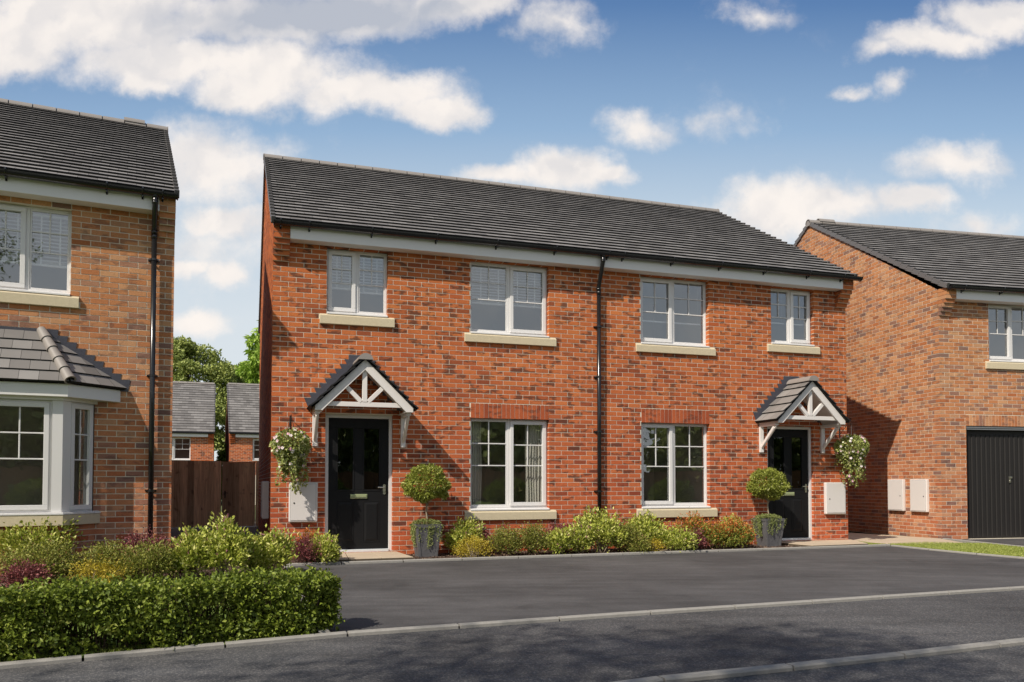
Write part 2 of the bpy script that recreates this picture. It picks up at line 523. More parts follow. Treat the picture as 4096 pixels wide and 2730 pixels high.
class MB:
    def __init__(s, M=None):
        s.v, s.f, s.m, s.r = [], [], [], []
        s.M = M

    def add(s, pts, faces, mi=0, rnd=None):
        b = len(s.v)
        if s.M is not None:
            pts = [tuple(s.M @ Vector(p)) for p in pts]
        s.v.extend([tuple(p) for p in pts])
        rr = random.random() if rnd is None else rnd
        for f in faces:
            s.f.append([b + i for i in f])
            s.m.append(mi)
            s.r.append(rr)

    def box(s, x0, x1, y0, y1, z0, z1, mi=0, rnd=None):
        p = [(x0, y0, z0), (x1, y0, z0), (x1, y1, z0), (x0, y1, z0), (x0, y0, z1), (x1, y0, z1), (x1, y1, z1), (x0, y1, z1)]
        s.add(p, [(0, 3, 2, 1), (4, 5, 6, 7), (0, 1, 5, 4), (1, 2, 6, 5), (2, 3, 7, 6), (3, 0, 4, 7)], mi, rnd)

    def quad(s, a, b, c, d, mi=0, rnd=None):
        s.add([a, b, c, d], [(0, 1, 2, 3)], mi, rnd)

    def poly(s, pts, mi=0, rnd=None):
        s.add(pts, [tuple(range(len(pts)))], mi, rnd)

    def prism(s, pts, vec, mi=0, rnd=None, side_mi=None):
        n = len(pts)
        v = Vector(vec)
        top = [tuple(Vector(p) + v) for p in pts]
        s.add(list(pts) + top, [tuple(range(n)), tuple(range(2 * n - 1, n - 1, -1))], mi, rnd)
        b = len(s.v) - 2 * n
        rr = s.r[-1]
        for i in range(n):
            j = (i + 1) % n
            s.f.append([b + i, b + j, b + n + j, b + n + i])
            s.m.append(mi if side_mi is None else side_mi)
            s.r.append(rr)

    def bar(s, a, b, w, h, mi=0, up=(0, 0, 1)):
        """square bar from a to b, w across, h along up"""
        a, b = Vector(a), Vector(b)
        d = (b - a).normalized()
        u = Vector(up)
        side = d.cross(u).normalized()
        u = side.cross(d).normalized()
        o = [(-w / 2, -h / 2), (w / 2, -h / 2), (w / 2, h / 2), (-w / 2, h / 2)]
        pts = [a + side * x + u * y for x, y in o]
        s.prism([tuple(p) for p in pts], b - a, mi)

    def tube(s, path, r, seg=8, mi=0, cap=True, rnd=None):
        path = [Vector(p) for p in path]
        rs = r if isinstance(r, (list, tuple)) else [r] * len(path)
        rings = []
        prev = None
        for i, p in enumerate(path):
            if i == 0:
                d = path[1] - p
            elif i == len(path) - 1:
                d = p - path[-2]
            else:
                d = (path[i + 1] - p).normalized() + (p - path[i - 1]).normalized()
            d.normalize()
            ref = Vector((0, 0, 1)) if abs(d.z) < 0.9 else Vector((1, 0, 0))
            if prev is not None:
                ref = prev
            a = (ref - d * ref.dot(d))
            if a.length < 1e-4:
                a = Vector((1, 0, 0)) - d * d.x
            a.normalize()
            b = d.cross(a)
            prev = a
            rings.append([tuple(p + (a * cos(2 * pi * k / seg) + b * sin(2 * pi * k / seg)) * rs[i]) for k in range(seg)])
        pts = [q for ring in rings for q in ring]
        fs = []
        for i in range(len(path) - 1):
            for k in range(seg):
                k2 = (k + 1) % seg
                fs.append((i * seg + k, i * seg + k2, (i + 1) * seg + k2, (i + 1) * seg + k))
        if cap:
            fs.append(tuple(range(seg - 1, -1, -1)))
            fs.append(tuple((len(path) - 1) * seg + k for k in range(seg)))
        s.add(pts, fs, mi, rnd)

    def build(s, name, mats, parent=None, smooth=False, bevel=0.0, seg=2):
        me = bpy.data.meshes.new(name)
        me.from_pydata(s.v, [], s.f)
        if isinstance(mats, str):
            mats = [mats]
        for mm in mats:
            me.materials.append(MATS[mm])
        me.polygons.foreach_set('material_index', s.m)
        a = me.attributes.new('rnd', 'FLOAT', 'FACE')
        a.data.foreach_set('value', s.r)
        if smooth:
            me.polygons.foreach_set('use_smooth', [True] * len(s.f))
        me.update()
        o = bpy.data.objects.new(name, me)
        COL.objects.link(o)
        if parent is not None:
            o.parent = parent
        if bevel:
            bm = bmesh.new()
            bm.from_mesh(me)
            bmesh.ops.recalc_face_normals(bm, faces=bm.faces)
            bm.to_mesh(me)
            bm.free()
            b = o.modifiers.new('bevel', 'BEVEL')
            b.width = bevel
            b.segments = seg
            b.limit_method = 'ANGLE'
            b.angle_limit = radians(40)
        return o


def clip_half(poly, a, b, c):
    """keep a*x+b*y<=c"""
    out = []
    n = len(poly)
    for i in range(n):
        p, q = poly[i], poly[(i + 1) % n]
        dp = a * p[0] + b * p[1] - c
        dq = a * q[0] + b * q[1] - c
        if dp <= 0:
            out.append(p)
        if (dp < 0 < dq) or (dq < 0 < dp):
            t = dp / (dp - dq)
            out.append((p[0] + (q[0] - p[0]) * t, p[1] + (q[1] - p[1]) * t))
    return out


def halfplanes(poly):
    """convex CCW polygon -> half planes"""
    hp = []
    n = len(poly)
    for i in range(n):
        p, q = poly[i], poly[(i + 1) % n]
        nx, ny = q[1] - p[1], -(q[0] - p[0])
        hp.append((nx, ny, nx * p[0] + ny * p[1]))
    return hp


def area(poly):
    return 0.5 * abs(sum(poly[i][0] * poly[(i + 1) % len(poly)][1] - poly[(i + 1) % len(poly)][0] * poly[i][1] for i in range(len(poly))))


def rect_sub(r, o):
    x0, x1, z0, z1 = r
    a0, a1, b0, b1 = o
    if x1 <= a0 or x0 >= a1 or z1 <= b0 or z0 >= b1:
        return [r]
    res = []
    if x0 < a0:
        res.append((x0, a0, z0, z1))
    if x1 > a1:
        res.append((a1, x1, z0, z1))
    xa, xb = max(x0, a0), min(x1, a1)
    if z0 < b0 and b0 - z0 > 0.012:
        res.append((xa, xb, z0, b0))
    if z1 > b1 and z1 - b1 > 0.012:
        res.append((xa, xb, b1, z1))
    return res


CZ = 0.075
BL = 0.225
JT = 0.0108
OUT = 0.0040


def front(a, d, z):
    return (a, d, z)


def bricks(mb, T, a0, a1, z0, z1, holes, stag=0, depth=0.06, hp=None, mi=1, ext0=0.0, ext1=0.0):
    r0 = int(round(z0 / CZ))
    r = r0
    while r * CZ < z1 - 0.02:
        zz0 = r * CZ + JT
        zz1 = min((r + 1) * CZ, z1)
        off = ((r + stag) % 2) * BL / 2
        x = a0 - off
        while x < a1 - 0.005:
            xs, xe = max(x, a0), min(x + BL - JT, a1)
            if x <= a0:
                xs = a0 - ext0
            if x + BL - JT >= a1:
                xe = a1 + ext1
            x += BL
            if xe - xs < 0.02:
                continue
            rects = [(xs, xe, zz0, zz1)]
            for h in holes:
                rects = [q for rr in rects for q in rect_sub(rr, h)]
            rnd = random.random()
            for (p0, p1, q0, q1) in rects:
                if p1 - p0 < 0.01:
                    continue
                poly = [(p0, q0), (p1, q0), (p1, q1), (p0, q1)]
                if hp:
                    for (A, B, C) in hp:
                        poly = clip_half(poly, A, B, C)
                        if len(poly) < 3:
                            break
                    if len(poly) < 3 or area(poly) < 2e-4:
                        continue
                n = len(poly)
                o = OUT + random.uniform(-0.0008, 0.0008)
                pts = [T(px, -o, pz) for px, pz in poly] + [T(px, depth, pz) for px, pz in poly]
                fs = [tuple(range(n))] + [(i, (i + 1) % n, n + (i + 1) % n, n + i) for i in range(n)]
                mb.add(pts, fs, mi, rnd)
        r += 1


def mortar(mb, T, a0, a1, z0, z1, holes, rev=0.10, mi=0):
    xs = sorted(set([a0, a1] + [v for h in holes for v in h[:2] if a0 < v < a1]))
    zs = sorted(set([z0, z1] + [v for h in holes for v in h[2:4] if z0 < v < z1]))
    for i in range(len(xs) - 1):
        for j in range(len(zs) - 1):
            cx, cz = (xs[i] + xs[i + 1]) / 2, (zs[j] + zs[j + 1]) / 2
            if any(h[0] < cx < h[1] and h[2] < cz < h[3] for h in holes):
                continue
            mb.quad(T(xs[i], 0, zs[j]), T(xs[i + 1], 0, zs[j]), T(xs[i + 1], 0, zs[j + 1]), T(xs[i], 0, zs[j + 1]), mi)
    e = 0.002
    for h in holes:
        x0, x1, b0, b1 = h
        if len(h) > 4:
            continue
        mb.quad(T(x0 - e, 0, b0), T(x0 - e, rev, b0), T(x0 - e, rev, b1), T(x0 - e, 0, b1), mi)
        mb.quad(T(x1 + e, 0, b0), T(x1 + e, rev, b0), T(x1 + e, rev, b1), T(x1 + e, 0, b1), mi)
        mb.quad(T(x0, 0, b1 + e), T(x1, 0, b1 + e), T(x1, rev, b1 + e), T(x0, rev, b1 + e), mi)
        mb.quad(T(x0, 0, b0 - e), T(x1, 0, b0 - e), T(x1, rev, b0 - e), T(x0, rev, b0 - e), mi)


def gable_wall(mb, T, depth_y, eave_z, apex_y, apex_z, z0=0.0, stag=0, holes=()):
    poly = [(0, z0), (depth_y, z0), (depth_y, eave_z), (apex_y, apex_z), (0, eave_z)]
    mb.poly([T(a, 0, z) for a, z in poly], 0)
    bricks(mb, T, 0, depth_y, z0, apex_z, list(holes), stag, 0.05, halfplanes(poly))


def tile_plane(mb, O, U, V, poly, expo=0.2155, tw=0.228, lift=0.029, th=0.018, gap=0.0035, mi=0, under=1, fs=0):
    """courses of flat tiles on the plane O + u*U + v*V, clipped by the convex CCW polygon in (u,v)"""
    O, U, V = Vector(O), Vector(U).normalized(), Vector(V).normalized()
    Nn = U.cross(V).normalized()
    if Nn.z < 0:
        Nn = -Nn
    hp = halfplanes(poly)
    umin, umax = min(p[0] for p in poly), max(p[0] for p in poly)
    vmin, vmax = min(p[1] for p in poly), max(p[1] for p in poly)
    rows = int(math.ceil((vmax - vmin) / expo - 0.02))
    mb.poly([tuple(O + U * u + V * v - Nn * 0.004) for u, v in poly], under)
    for r in range(rows):
        v0 = vmin + r * expo
        v1 = min(v0 + expo + 0.02, vmax)
        x = umin - ((r + fs) % 2) * tw / 2
        while x < umax:
            pl = [(x, v0), (x + tw - gap, v0), (x + tw - gap, v1), (x, v1)]
            x += tw
            for h in hp:
                pl = clip_half(pl, *h)
                if len(pl) < 3:
                    break
            if len(pl) < 3 or area(pl) < 5e-4:
                continue
            jit = random.uniform(-0.0012, 0.0012)

            def hgt(v):
                return lift * (1 - (v - v0) / (expo + 0.02)) + jit
            top = [tuple(O + U * u + V * v + Nn * (hgt(v) + th)) for u, v in pl]
            bot = [tuple(O + U * u + V * v + Nn * hgt(v)) for u, v in pl]
            n = len(pl)
            rnd = random.random()
            mb.add(top, [tuple(range(n))], mi, rnd)
            mb.add(top + bot, [(i, (i + 1) % n, n + (i + 1) % n, n + i) for i in range(n)], under, rnd)  # tile edges painted near-black as shade between courses
            # riser: closes the step at the lower edge, course shade painted in black
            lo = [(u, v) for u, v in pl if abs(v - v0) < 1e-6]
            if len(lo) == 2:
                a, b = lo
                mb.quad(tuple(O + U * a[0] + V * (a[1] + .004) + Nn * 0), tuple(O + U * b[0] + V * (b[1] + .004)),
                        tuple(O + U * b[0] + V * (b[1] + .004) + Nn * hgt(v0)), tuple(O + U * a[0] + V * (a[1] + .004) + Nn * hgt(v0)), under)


def half_round(mb, x0, x1, y, z, r, seg=10, a0=-15, a1=195, th=0.014, mi=0, axis='x', rnd=None):
    """arched ridge tile running along x (or along y when axis='y')"""
    prof = []
    for k in range(seg + 1):
        a = radians(a0 + (a1 - a0) * k / seg)
        prof.append((r * cos(a), r * sin(a)))
    inner = [((r - th) / r * p, (r - th) / r * q) for p, q in reversed(prof)]
    pr = prof + inner
    if axis == 'x':
        pts = [(x0, y + p, z + q) for p, q in pr]
        vec = (x1 - x0, 0, 0)
    else:
        pts = [(y + p, x0, z + q) for p, q in pr]
        vec = (0, x1 - x0, 0)
    mb.prism(pts, vec, mi, rnd)


def bevel_quick(o, w=0.004, seg=2):
    return o


def gutter_run(house, x0, x1, y, z, brackets, r=0.067):
    y -= .010
    z -= .010
    mb = MB()
    n = 10
    prof = [(y + r * cos(radians(180 + 180 * k / n)), z + r * sin(radians(180 + 180 * k / n))) for k in range(n + 1)]
    inner = [(y + (r - .004) * cos(radians(360 - 180 * k / n)), z + (r - .004) * sin(radians(360 - 180 * k / n))) for k in range(n + 1)]
    pr = prof + inner
    mb.prism([(x0, p, q) for p, q in pr], (x1 - x0, 0, 0))
    for xe, s in ((x0, -1), (x1, 1)):
        pts = [(xe, p, q) for p, q in prof]
        mb.prism(pts, (s * 0.008, 0, 0))
        mb.tube([(xe, y + (r + .004) * cos(a), z + (r + .004) * sin(a)) for a in [radians(180 + 18 * k) for k in range(11)]], 0.006, 5)
    g = mb.build('gutter', 'black_plastic', house)
    for bx in brackets:
        b = MB()
        b.tube([(bx, y + (r + .005) * cos(a), z + .01 + (r + .005) * sin(a)) for a in [radians(172 + 18.8 * k) for k in range(11)]], 0.011, 6)
        b.box(bx - 0.012, bx + 0.012, y + r - 0.002, y + r + 0.012, z - 0.105, z + 0.015)
        b.box(bx - 0.010, bx + 0.010, y - 0.012, y + r, z - r - 0.020, z - r - 0.006)
        b.build('gutter_bracket', 'black_plastic', g)
    return g


def corbel(house, x0, x1, mat, out, side=-1, r0=59, stag=0):
    """stepped brick courses carrying the verge above the eaves corner"""
    mb = MB()
    proj = [0.045, 0.09, 0.135, 0.178, 0.218, 0.222, 0.222]
    for i, p in enumerate(proj):
        r = r0 + i
        z0, z1 = r * CZ + 0.006, (r + 1) * CZ
        z1 = min(z1, 4.955)
        mb.box(x0 + .004, x1 - .004, -p + 0.006, 0.02, r * CZ, z1, 0)
        if (i + stag) % 2:
            mb.box(x0 - OUT, x1 + 0.001, -p, 0.03, z0, z1 - 0.001, 1)
        else:
            xm = (x0 + x1) / 2
            mb.box(x0 - OUT, xm - 0.004, -p, 0.03, z0, z1 - 0.001, 1)
            mb.box(xm + 0.004, x1 + 0.001, -p, 0.03, z0, z1 - 0.001, 1)
    return mb.build('corbel', ['mortar', mat], house)


def verge_caps(house, x0, x1, rows, O, V, expo, back=False, name='verge_trim'):
    """plastic dry-verge units stepping up the roof edge"""
    mb = MB()
    O, V = Vector(O), Vector(V).normalized()
    Nn = Vector((0, -V.z, V.y)) if not back else Vector((0, V.z, -V.y))
    if Nn.z < 0:
        Nn = -Nn
    for r in range(rows):
        a = O + V * (r * expo - 0.012)
        b = O + V * ((r + 1) * expo + 0.012)
        lo, hi = -0.058, 0.052
        pts = [a + Nn * (lo + .012), b + Nn * (lo - .006), b + Nn * (hi - .030), a + Nn * (hi + .012)]
        mb.prism([(x0, p.y, p.z) for p in pts], (x1 - x0, 0, 0))
        # little clip at the foot
        mb.box(x0 - .004, x0 + .01, a.y - .004, a.y + .03, a.z - .035, a.z - .005)
    return mb.build(name, 'verge_plastic', house, bevel=0.004, seg=1)


def frame_ring(mb, x0, x1, z0, z1, w, y0, y1, mi=0):
    mb.box(x0, x1, y0, y1, z0, z0 + w, mi)
    mb.box(x0, x1, y0, y1, z1 - w, z1, mi)
    mb.box(x0, x0 + w, y0, y1, z0 + w, z1 - w, mi)
    mb.box(x1 - w, x1, y0, y1, z0 + w, z1 - w, mi)


def light(parent, M, x0, x1, z0, z1, d, raised, bars=True, glassmat='window_glass'):
    """one glazed light of a window: sash or bead, glazing bars, pane"""
    mb = MB(M)
    if raised:
        frame_ring(mb, x0, x1, z0, z1, 0.058, d - 0.02, d + 0.025)
        gx0, gx1, gz0, gz1 = x0 + 0.058, x1 - 0.058, z0 + 0.058, z1 - 0.058
        nm = 'sash'
    else:
        frame_ring(mb, x0, x1, z0, z1, 0.022, d + 0.010, d + 0.03)
        gx0, gx1, gz0, gz1 = x0 + 0.022, x1 - 0.022, z0 + 0.022, z1 - 0.022
        nm = 'glazing_bead'
    mb.build(nm, 'white_upvc', parent, bevel=0.004)
    if bars:
        b = MB(M)
        h = gz1 - gz0
        zb1, zb2 = gz1 - h * 0.265, gz1 - h * 0.53
        w = 0.009
        xm = (gx0 + gx1) / 2
        y0, y1 = d + 0.010, d + 0.024
        for zb in (zb1, zb2):
            b.box(gx0 - .004, gx1 + .004, y0, y1, zb - w, zb + w)
        b.box(xm - w, xm + w, y0 + .0015, y1 - .0015, zb1 + w, gz1 + .004)
        b.box(xm - w, xm + w, y0 + .0015, y1 - .0015, zb2 + w, zb1 - w)
        b.build('glazing_bars', 'white_upvc', parent, bevel=0.003, seg=1)
    g = MB(M)
    g.quad((gx0 - .005, d + .027, gz0 - .005), (gx1 + .005, d + .027, gz0 - .005), (gx1 + .005, d + .027, gz1 + .005), (gx0 - .005, d + .027, gz1 + .005))
    g.build('pane', glassmat, parent)


def window(house, x0, x1, z0, z1, raised='L', d=0.09, M=None, nose=True, room=True):
    f = MB(M)
    zf = z0 + (0.048 if nose else 0)
    fw = 0.026
    frame_ring(f, x0, x1, zf, z1, fw, d, d + 0.06)
    xm = (x0 + x1) / 2
    f.box(xm - 0.022, xm + 0.022, d, d + 0.06, zf + fw, z1 - fw)
    fr = f.build('window', 'white_upvc', house, bevel=0.003, seg=1)
    light(fr, M, x0 + fw, xm - 0.022, zf + fw, z1 - fw, d, raised == 'L')
    light(fr, M, xm + 0.022, x1 - fw, zf + fw, z1 - fw, d, raised == 'R')
    if nose:
        n = MB(M)
        pts = [(x0 + .003, -0.030, z0 + .004), (x0 + .003, d + .01, z0 + .004), (x0 + .003, d + .01, z0 + .047), (x0 + .003, -0.02, z0 + .034), (x0 + .003, -0.030, z0 + .026)]
        n.prism(pts, (x1 - x0 - .006, 0, 0))
        n.build('window_sill', 'white_upvc', fr, bevel=0.004)
    if room:
        r = MB(M)
        a, b, c, e = x0 - .35, x1 + .35, z0 - 0.35, z1 + 0.15
        y0, y1 = d + .062, d + 2.6
        r.quad((a, y1, c), (b, y1, c), (b, y1, e), (a, y1, e))
        r.quad((a, y0, c), (a, y1, c), (a, y1, e), (a, y0, e))
        r.quad((b, y0, c), (b, y1, c), (b, y1, e), (b, y0, e))
        r.quad((a, y0, c), (b, y0, c), (b, y1, c), (a, y1, c))
        r.quad((a, y0, e), (b, y0, e), (b, y1, e), (a, y1, e))
        for (p, q, s_, t) in ((a, x0 + .01, c, e), (x1 - .01, b, c, e), (x0 + .01, x1 - .01, c, z0 + .06), (x0 + .01, x1 - .01, z1 - .005, e)):
            r.quad((p, y0, s_), (q, y0, s_), (q, y0, t), (p, y0, t))
        r.build('room', 'room_paint', fr)
    return fr


def stone_sill(house, x0, x1, z0, z1, p=0.048):
    mb = MB()
    pts = [(0, -p, z0), (0, 0.09, z0), (0, 0.09, z1 + .006), (0, -0.004, z1 + .006), (0, -p, z1 - 0.022)]
    n = len(pts)
    L = [(x0, y, z) for _, y, z in pts]
    R = [(x1, y, z) for _, y, z in pts]
    # splayed ends at the front arris
    for arr, s in ((L, 1), (R, -1)):
        arr[4] = (arr[4][0], arr[4][1], arr[4][2])
    mb.add(L + R, [tuple(range(n)), tuple(range(2 * n - 1, n - 1, -1))] + [(i, (i + 1) % n, n + (i + 1) % n, n + i) for i in range(n)])
    return mb.build('stone_sill', 'cast_stone', house, bevel=0.005)


def soldier(house, x0, x1, z0, z1, mat='soldier_brick'):
    mb = MB()
    n = int(round((x1 - x0) / CZ))
    w = (x1 - x0) / n
    mb.box(x0 + .001, x1 - .001, -0.0012, 0.09, z0 + .003, z1 - .004, 0)
    for i in range(n):
        mb.box(x0 + i * w + .0048, x0 + (i + 1) * w - .0048, -0.0065, 0.088, z0 - .001 if i % 2 else z0 - .0013, z1 - .006, 1)
    return mb.build('brick_lintel', ['mortar', mat], house)


def door(house, x0, x1, z0, z1, d=0.05):
    f = MB()
    fw = 0.052
    f.box(x0, x0 + fw, d, d + .07, z0, z1)
    f.box(x1 - fw, x1, d, d + .07, z0, z1)
    f.box(x0 + fw, x1 - fw, d, d + .07, z1 - fw, z1)
    f.build('door_frame', 'white_upvc', house, bevel=0.004)
    lx0, lx1, lz0, lz1 = x0 + fw + .003, x1 - fw - .003, z0 + .045, z1 - fw - .003
    y = d + 0.022
    W = lx1 - lx0
    k = W / 0.887
    gx = [(lx0 + .136 * k, lx0 + .359 * k), (lx0 + .524 * k, lx0 + .747 * k)]
    mb = MB()
    gz0, gz1 = z0 + .951, z0 + 1.893
    # leaf as stiles and rails round the glass
    xs = [lx0, gx[0][0], gx[0][1], gx[1][0], gx[1][1], lx1]
    mb.box(lx0, lx1, y, y + .045, lz0, gz0)
    mb.box(lx0, lx1, y, y + .045, gz1, lz1)
    for a, b in ((xs[0], xs[1]), (xs[2], xs[3]), (xs[4], xs[5])):
        mb.box(a, b, y, y + .045, gz0, gz1)
    for a, b in gx:
        frame_ring(mb, a - .022, b + .022, gz0 - .022, gz1 + .022, .024, y - .007, y + .006)
    pz0, pz1 = z0 + .146, z0 + .775
    for a, b in ((gx[0][0] - .013, gx[0][1] + .013), (gx[1][0] - .013, gx[1][1] + .013)):
        frame_ring(mb, a, b, pz0, pz1, .012, y - .005, y + .004)
        # raised and fielded panel
        i0, i1 = .016, .050
        o = [(a + i0, y, pz0 + i0), (b - i0, y, pz0 + i0), (b - i0, y, pz1 - i0), (a + i0, y, pz1 - i0)]
        q = [(a + i1, y - .010, pz0 + i1), (b - i1, y - .010, pz0 + i1), (b - i1, y - .010, pz1 - i1), (a + i1, y - .010, pz1 - i1)]
        mb.add(o + q, [(4, 5, 6, 7), (0, 1, 5, 4), (1, 2, 6, 5), (2, 3, 7, 6), (3, 0, 4, 7)])
    leaf = mb.build('front_door', 'door_black', house, bevel=0.003, seg=1)
    for a, b in gx:
        g = MB()
        g.quad((a, y + .016, gz0), (b, y + .016, gz0), (b, y + .016, gz1), (a, y + .016, gz1))
        g.build('door_glass', 'door_glass', leaf)
    bk = MB()
    bk.quad((lx0, y + .6, lz0), (lx1, y + .6, lz0), (lx1, y + .6, lz1), (lx0, y + .6, lz1))
    bk.quad((lx0, y + .05, lz0), (lx0, y + .6, lz0), (lx0, y + .6, lz1), (lx0, y + .05, lz1))
    bk.quad((lx1, y + .05, lz0), (lx1, y + .6, lz0), (lx1, y + .6, lz1), (lx1, y + .05, lz1))
    bk.quad((lx0, y + .05, lz1), (lx1, y + .05, lz1), (lx1, y + .6, lz1), (lx0, y + .6, lz1))
    bk.build('hallway', 'dark_gap', house)
    lt = MB()
    a, b = lx0 + .322 * k, lx0 + .572 * k
    lt.box(a, b, y - .012, y, z0 + .815, z0 + .884)
    lt.box(a + .012, b - .012, y - .019, y - .012, z0 + .838, z0 + .874)
    lt.build('letterbox', 'brass_green', leaf, bevel=0.003)
    lt = MB()
    lt.box(a + .01, b - .01, y - .020, y - .012, z0 + .822, z0 + .830)
    lt.build('letterbox_flap', 'brushed_metal', leaf)
    h = MB()
    hx = lx0 + .826 * k
    pts = [(hx + .022 * cos(t) , y - .012, z0 + .955 + (.058 if sin(t) > 0 else -.058) + .022 * sin(t)) for t in [radians(22.5 * i) for i in range(16)]]
    h.prism(pts, (0, .012, 0))
    h.tube([(hx, y - .01, z0 + .985), (hx, y - .045, z0 + .985), (hx - .02, y - .052, z0 + .985), (hx - .105, y - .052, z0 + .988)], .009, 8)
    h.tube([(hx, y - .018, z0 + .915), (hx, y - .010, z0 + .915)], .012, 10)
    h.build('door_handle', 'brushed_metal', leaf)
    t = MB()
    t.box(x0 + fw, x1 - fw, d - .035, y + .04, z0, z0 + .042)
    t.build('threshold', 'aluminium_sill', house, bevel=0.004)
    return leaf


def canopy(house, cx):
    """gabled porch canopy on gallows brackets"""
    P = 0.58
    ez, az, hw = 2.170, 2.935, 0.715
    slope = (az - 2.235) / hw
    L = sqrt(1 + slope * slope)
    mb = MB()
    bw = 0.112 * L
    # front rakes, cut plumb at the foot
    for s in (-1, 1):
        pts = [(cx, -P, az), (cx + s * hw, -P, az - slope * hw), (cx + s * hw, -P, ez), (cx + s * (hw - .105), -P, ez), (cx, -P, az - bw)]
        mb.prism(pts, (0, .038, 0))
    can = mb.build('canopy', 'white_timber', house, bevel=0.003, seg=1)
    # truss
    t = MB()
    y0, y1 = -P + .024, -P + .072
    y0 += .016
    y1 += .016
    t.box(cx - .56, cx + .56, y0, y1, 2.238, 2.306)
    t.box(cx - .035, cx + .035, y0 - .004, y1 - .004, 2.308, az - bw + .03)
    t.build('truss_tie', 'white_timber', can, bevel=0.003, seg=1)
    for s in (-1, 1):
        t = MB()
        a = Vector((cx + s * .048, y0 + .022, 2.312))
        b = Vector((cx + s * .295, y0 + .022, 2.312 + .245))
        t.bar(a, b, .05, .062, up=(-s, 0, 1))
        t.build('truss_strut', 'white_timber', can, bevel=0.003, seg=1)
    # soffit boards and eaves boards along the sides
    s_ = MB()
    for s in (-1, 1):
        x_e = cx + s * (hw - .008)
        s_.box(min(x_e, x_e - s * .022), max(x_e, x_e - s * .022), -P + .039, -.003, ez + .004, 2.262)
        pts = [(cx, -P + .039, az - .035), (x_e - s * .02, -P + .039, az - .035 - slope * (hw - .028)), (x_e - s * .02, -P + .039, az - .055 - slope * (hw - .028)), (cx, -P + .039, az - .055)]
        s_.prism(pts, (0, P - .043, 0))
        s_.box(min(cx + s * (hw - .12), cx + s * (hw - .012)), max(cx + s * (hw - .12), cx + s * (hw - .012)), -P + .041, -.004, ez, ez + .014)
    s_.build('eaves_board', 'white_timber', can)
    # tiles
    r = MB()
    yf = -P - .045
    Lr = hw * L + .05
    for s in (-1, 1):
        O = (cx + s * (hw + .045), yf, az + .010 - slope * (hw + .045))
        U = (0, 1, 0)
        V = (-s, 0, slope)
        D = -yf - .004
        poly = [(0, 0), (D, 0), (D, Lr), (0, Lr)]
        tile_plane(r, O, U, V, poly, expo=Lr / 5.0, tw=0.225, lift=0.030, th=0.020, fs=(0 if s < 0 else 1))
        # underside edge
    r.build('canopy_tiles', ['roof_tile', 'tile_under_shade'], can)
    g = MB()
    for k in range(2):
        half_round(g, yf - .01 + k * .31, yf - .01 + k * .31 + .315, cx, az - .03, .112 + .003 * k, 12, 10, 170, .016, axis='y')
    g.prism([(cx + .112 * cos(radians(a)), yf - .016, az - .03 + .112 * sin(radians(a))) for a in range(10, 171, 10)], (0, .012, 0))
    g.build('ridge_tile', 'ridge_tile', can)
    # stepped lead flashing on the wall
    f = MB()
    for s in (-1, 1):
        n = 9
        for k in range(n):
            xa = .83 - k * .0745
            za = 2.40 + k * .0755
            zt = za + .0
            pts = [(cx + s * xa, -.011, za), (cx + s * (xa - .0745 - .02), -.011, za), (cx + s * (xa - .21), -.011, za - .075), (cx + s * (xa - .13), -.011, za - .18), (cx + s * (xa - .05), -.011, za - .13)]
            pts = [(cx + s * xa, -.011, za), (cx + s * max(xa - .26, .0), -.011, za), (cx + s * max(xa - .26, 0), -.011, za - .16), (cx + s * (xa - .068), -.011, za - .16)]
            yy = -.011 - .0006 * k
            pts = [(p[0], yy, p[2]) for p in pts]
            f.prism(pts, (0, .006, 0))
    f.box(cx - .17, cx + .17, -.018, -.012, 2.98, 3.075)
    f.build('lead_flashing', 'lead_flashing', can)
    # gallows brackets
    for s in (-1, 1):
        b = MB()
        bx = cx + s * .668
        w = .038
        b.box(bx - w, bx + w, -.045, -.006, 1.67, 2.128)
        b.box(bx - w + .004, bx + w - .004, -P + .10, -.006, 2.130, 2.168)
        b.bar((bx, -.045, 1.775), (bx, -P + .165, 2.112), .046, .052, up=(0, -1, -1))
        b.bar((bx, -.030, 1.735), (bx, -P + .115, 2.122), .030, .020, up=(0, -1, -1))
        b.build('gallows_bracket', 'white_timber', can, bevel=0.004)
    return can


def meter_box(house, M, x0, x1, z0, z1, t=0.075, lock='L'):
    mb = MB(M)
    mb.box(x0, x1, -t, -0.002, z0, z1)
    b = mb.build('meter_box', 'meter_white', house, bevel=0.016, seg=4)
    gp = MB(M)
    e = .022
    gp.box(x0 + e, x1 - e, -t - .0012, -t + .004, z0 + e, z1 - e)
    gp.build('door_seam', 'grey_steel', b)
    d = MB(M)
    d.box(x0 + e + .004, x1 - e - .004, -t - .006, -t + .003, z0 + e + .004, z1 - e - .004)
    d.build('meter_box_door', 'meter_white', b, bevel=0.003)
    lk = MB(M)
    lx = x0 + .075 if lock == 'L' else x1 - .075
    zz = z0 + (z1 - z0) * .48
    lk.tube([(lx, -t - .010, zz), (lx, -t, zz)], .012, 12)
    lk.build('lock', 'iron_black', b)
    return b


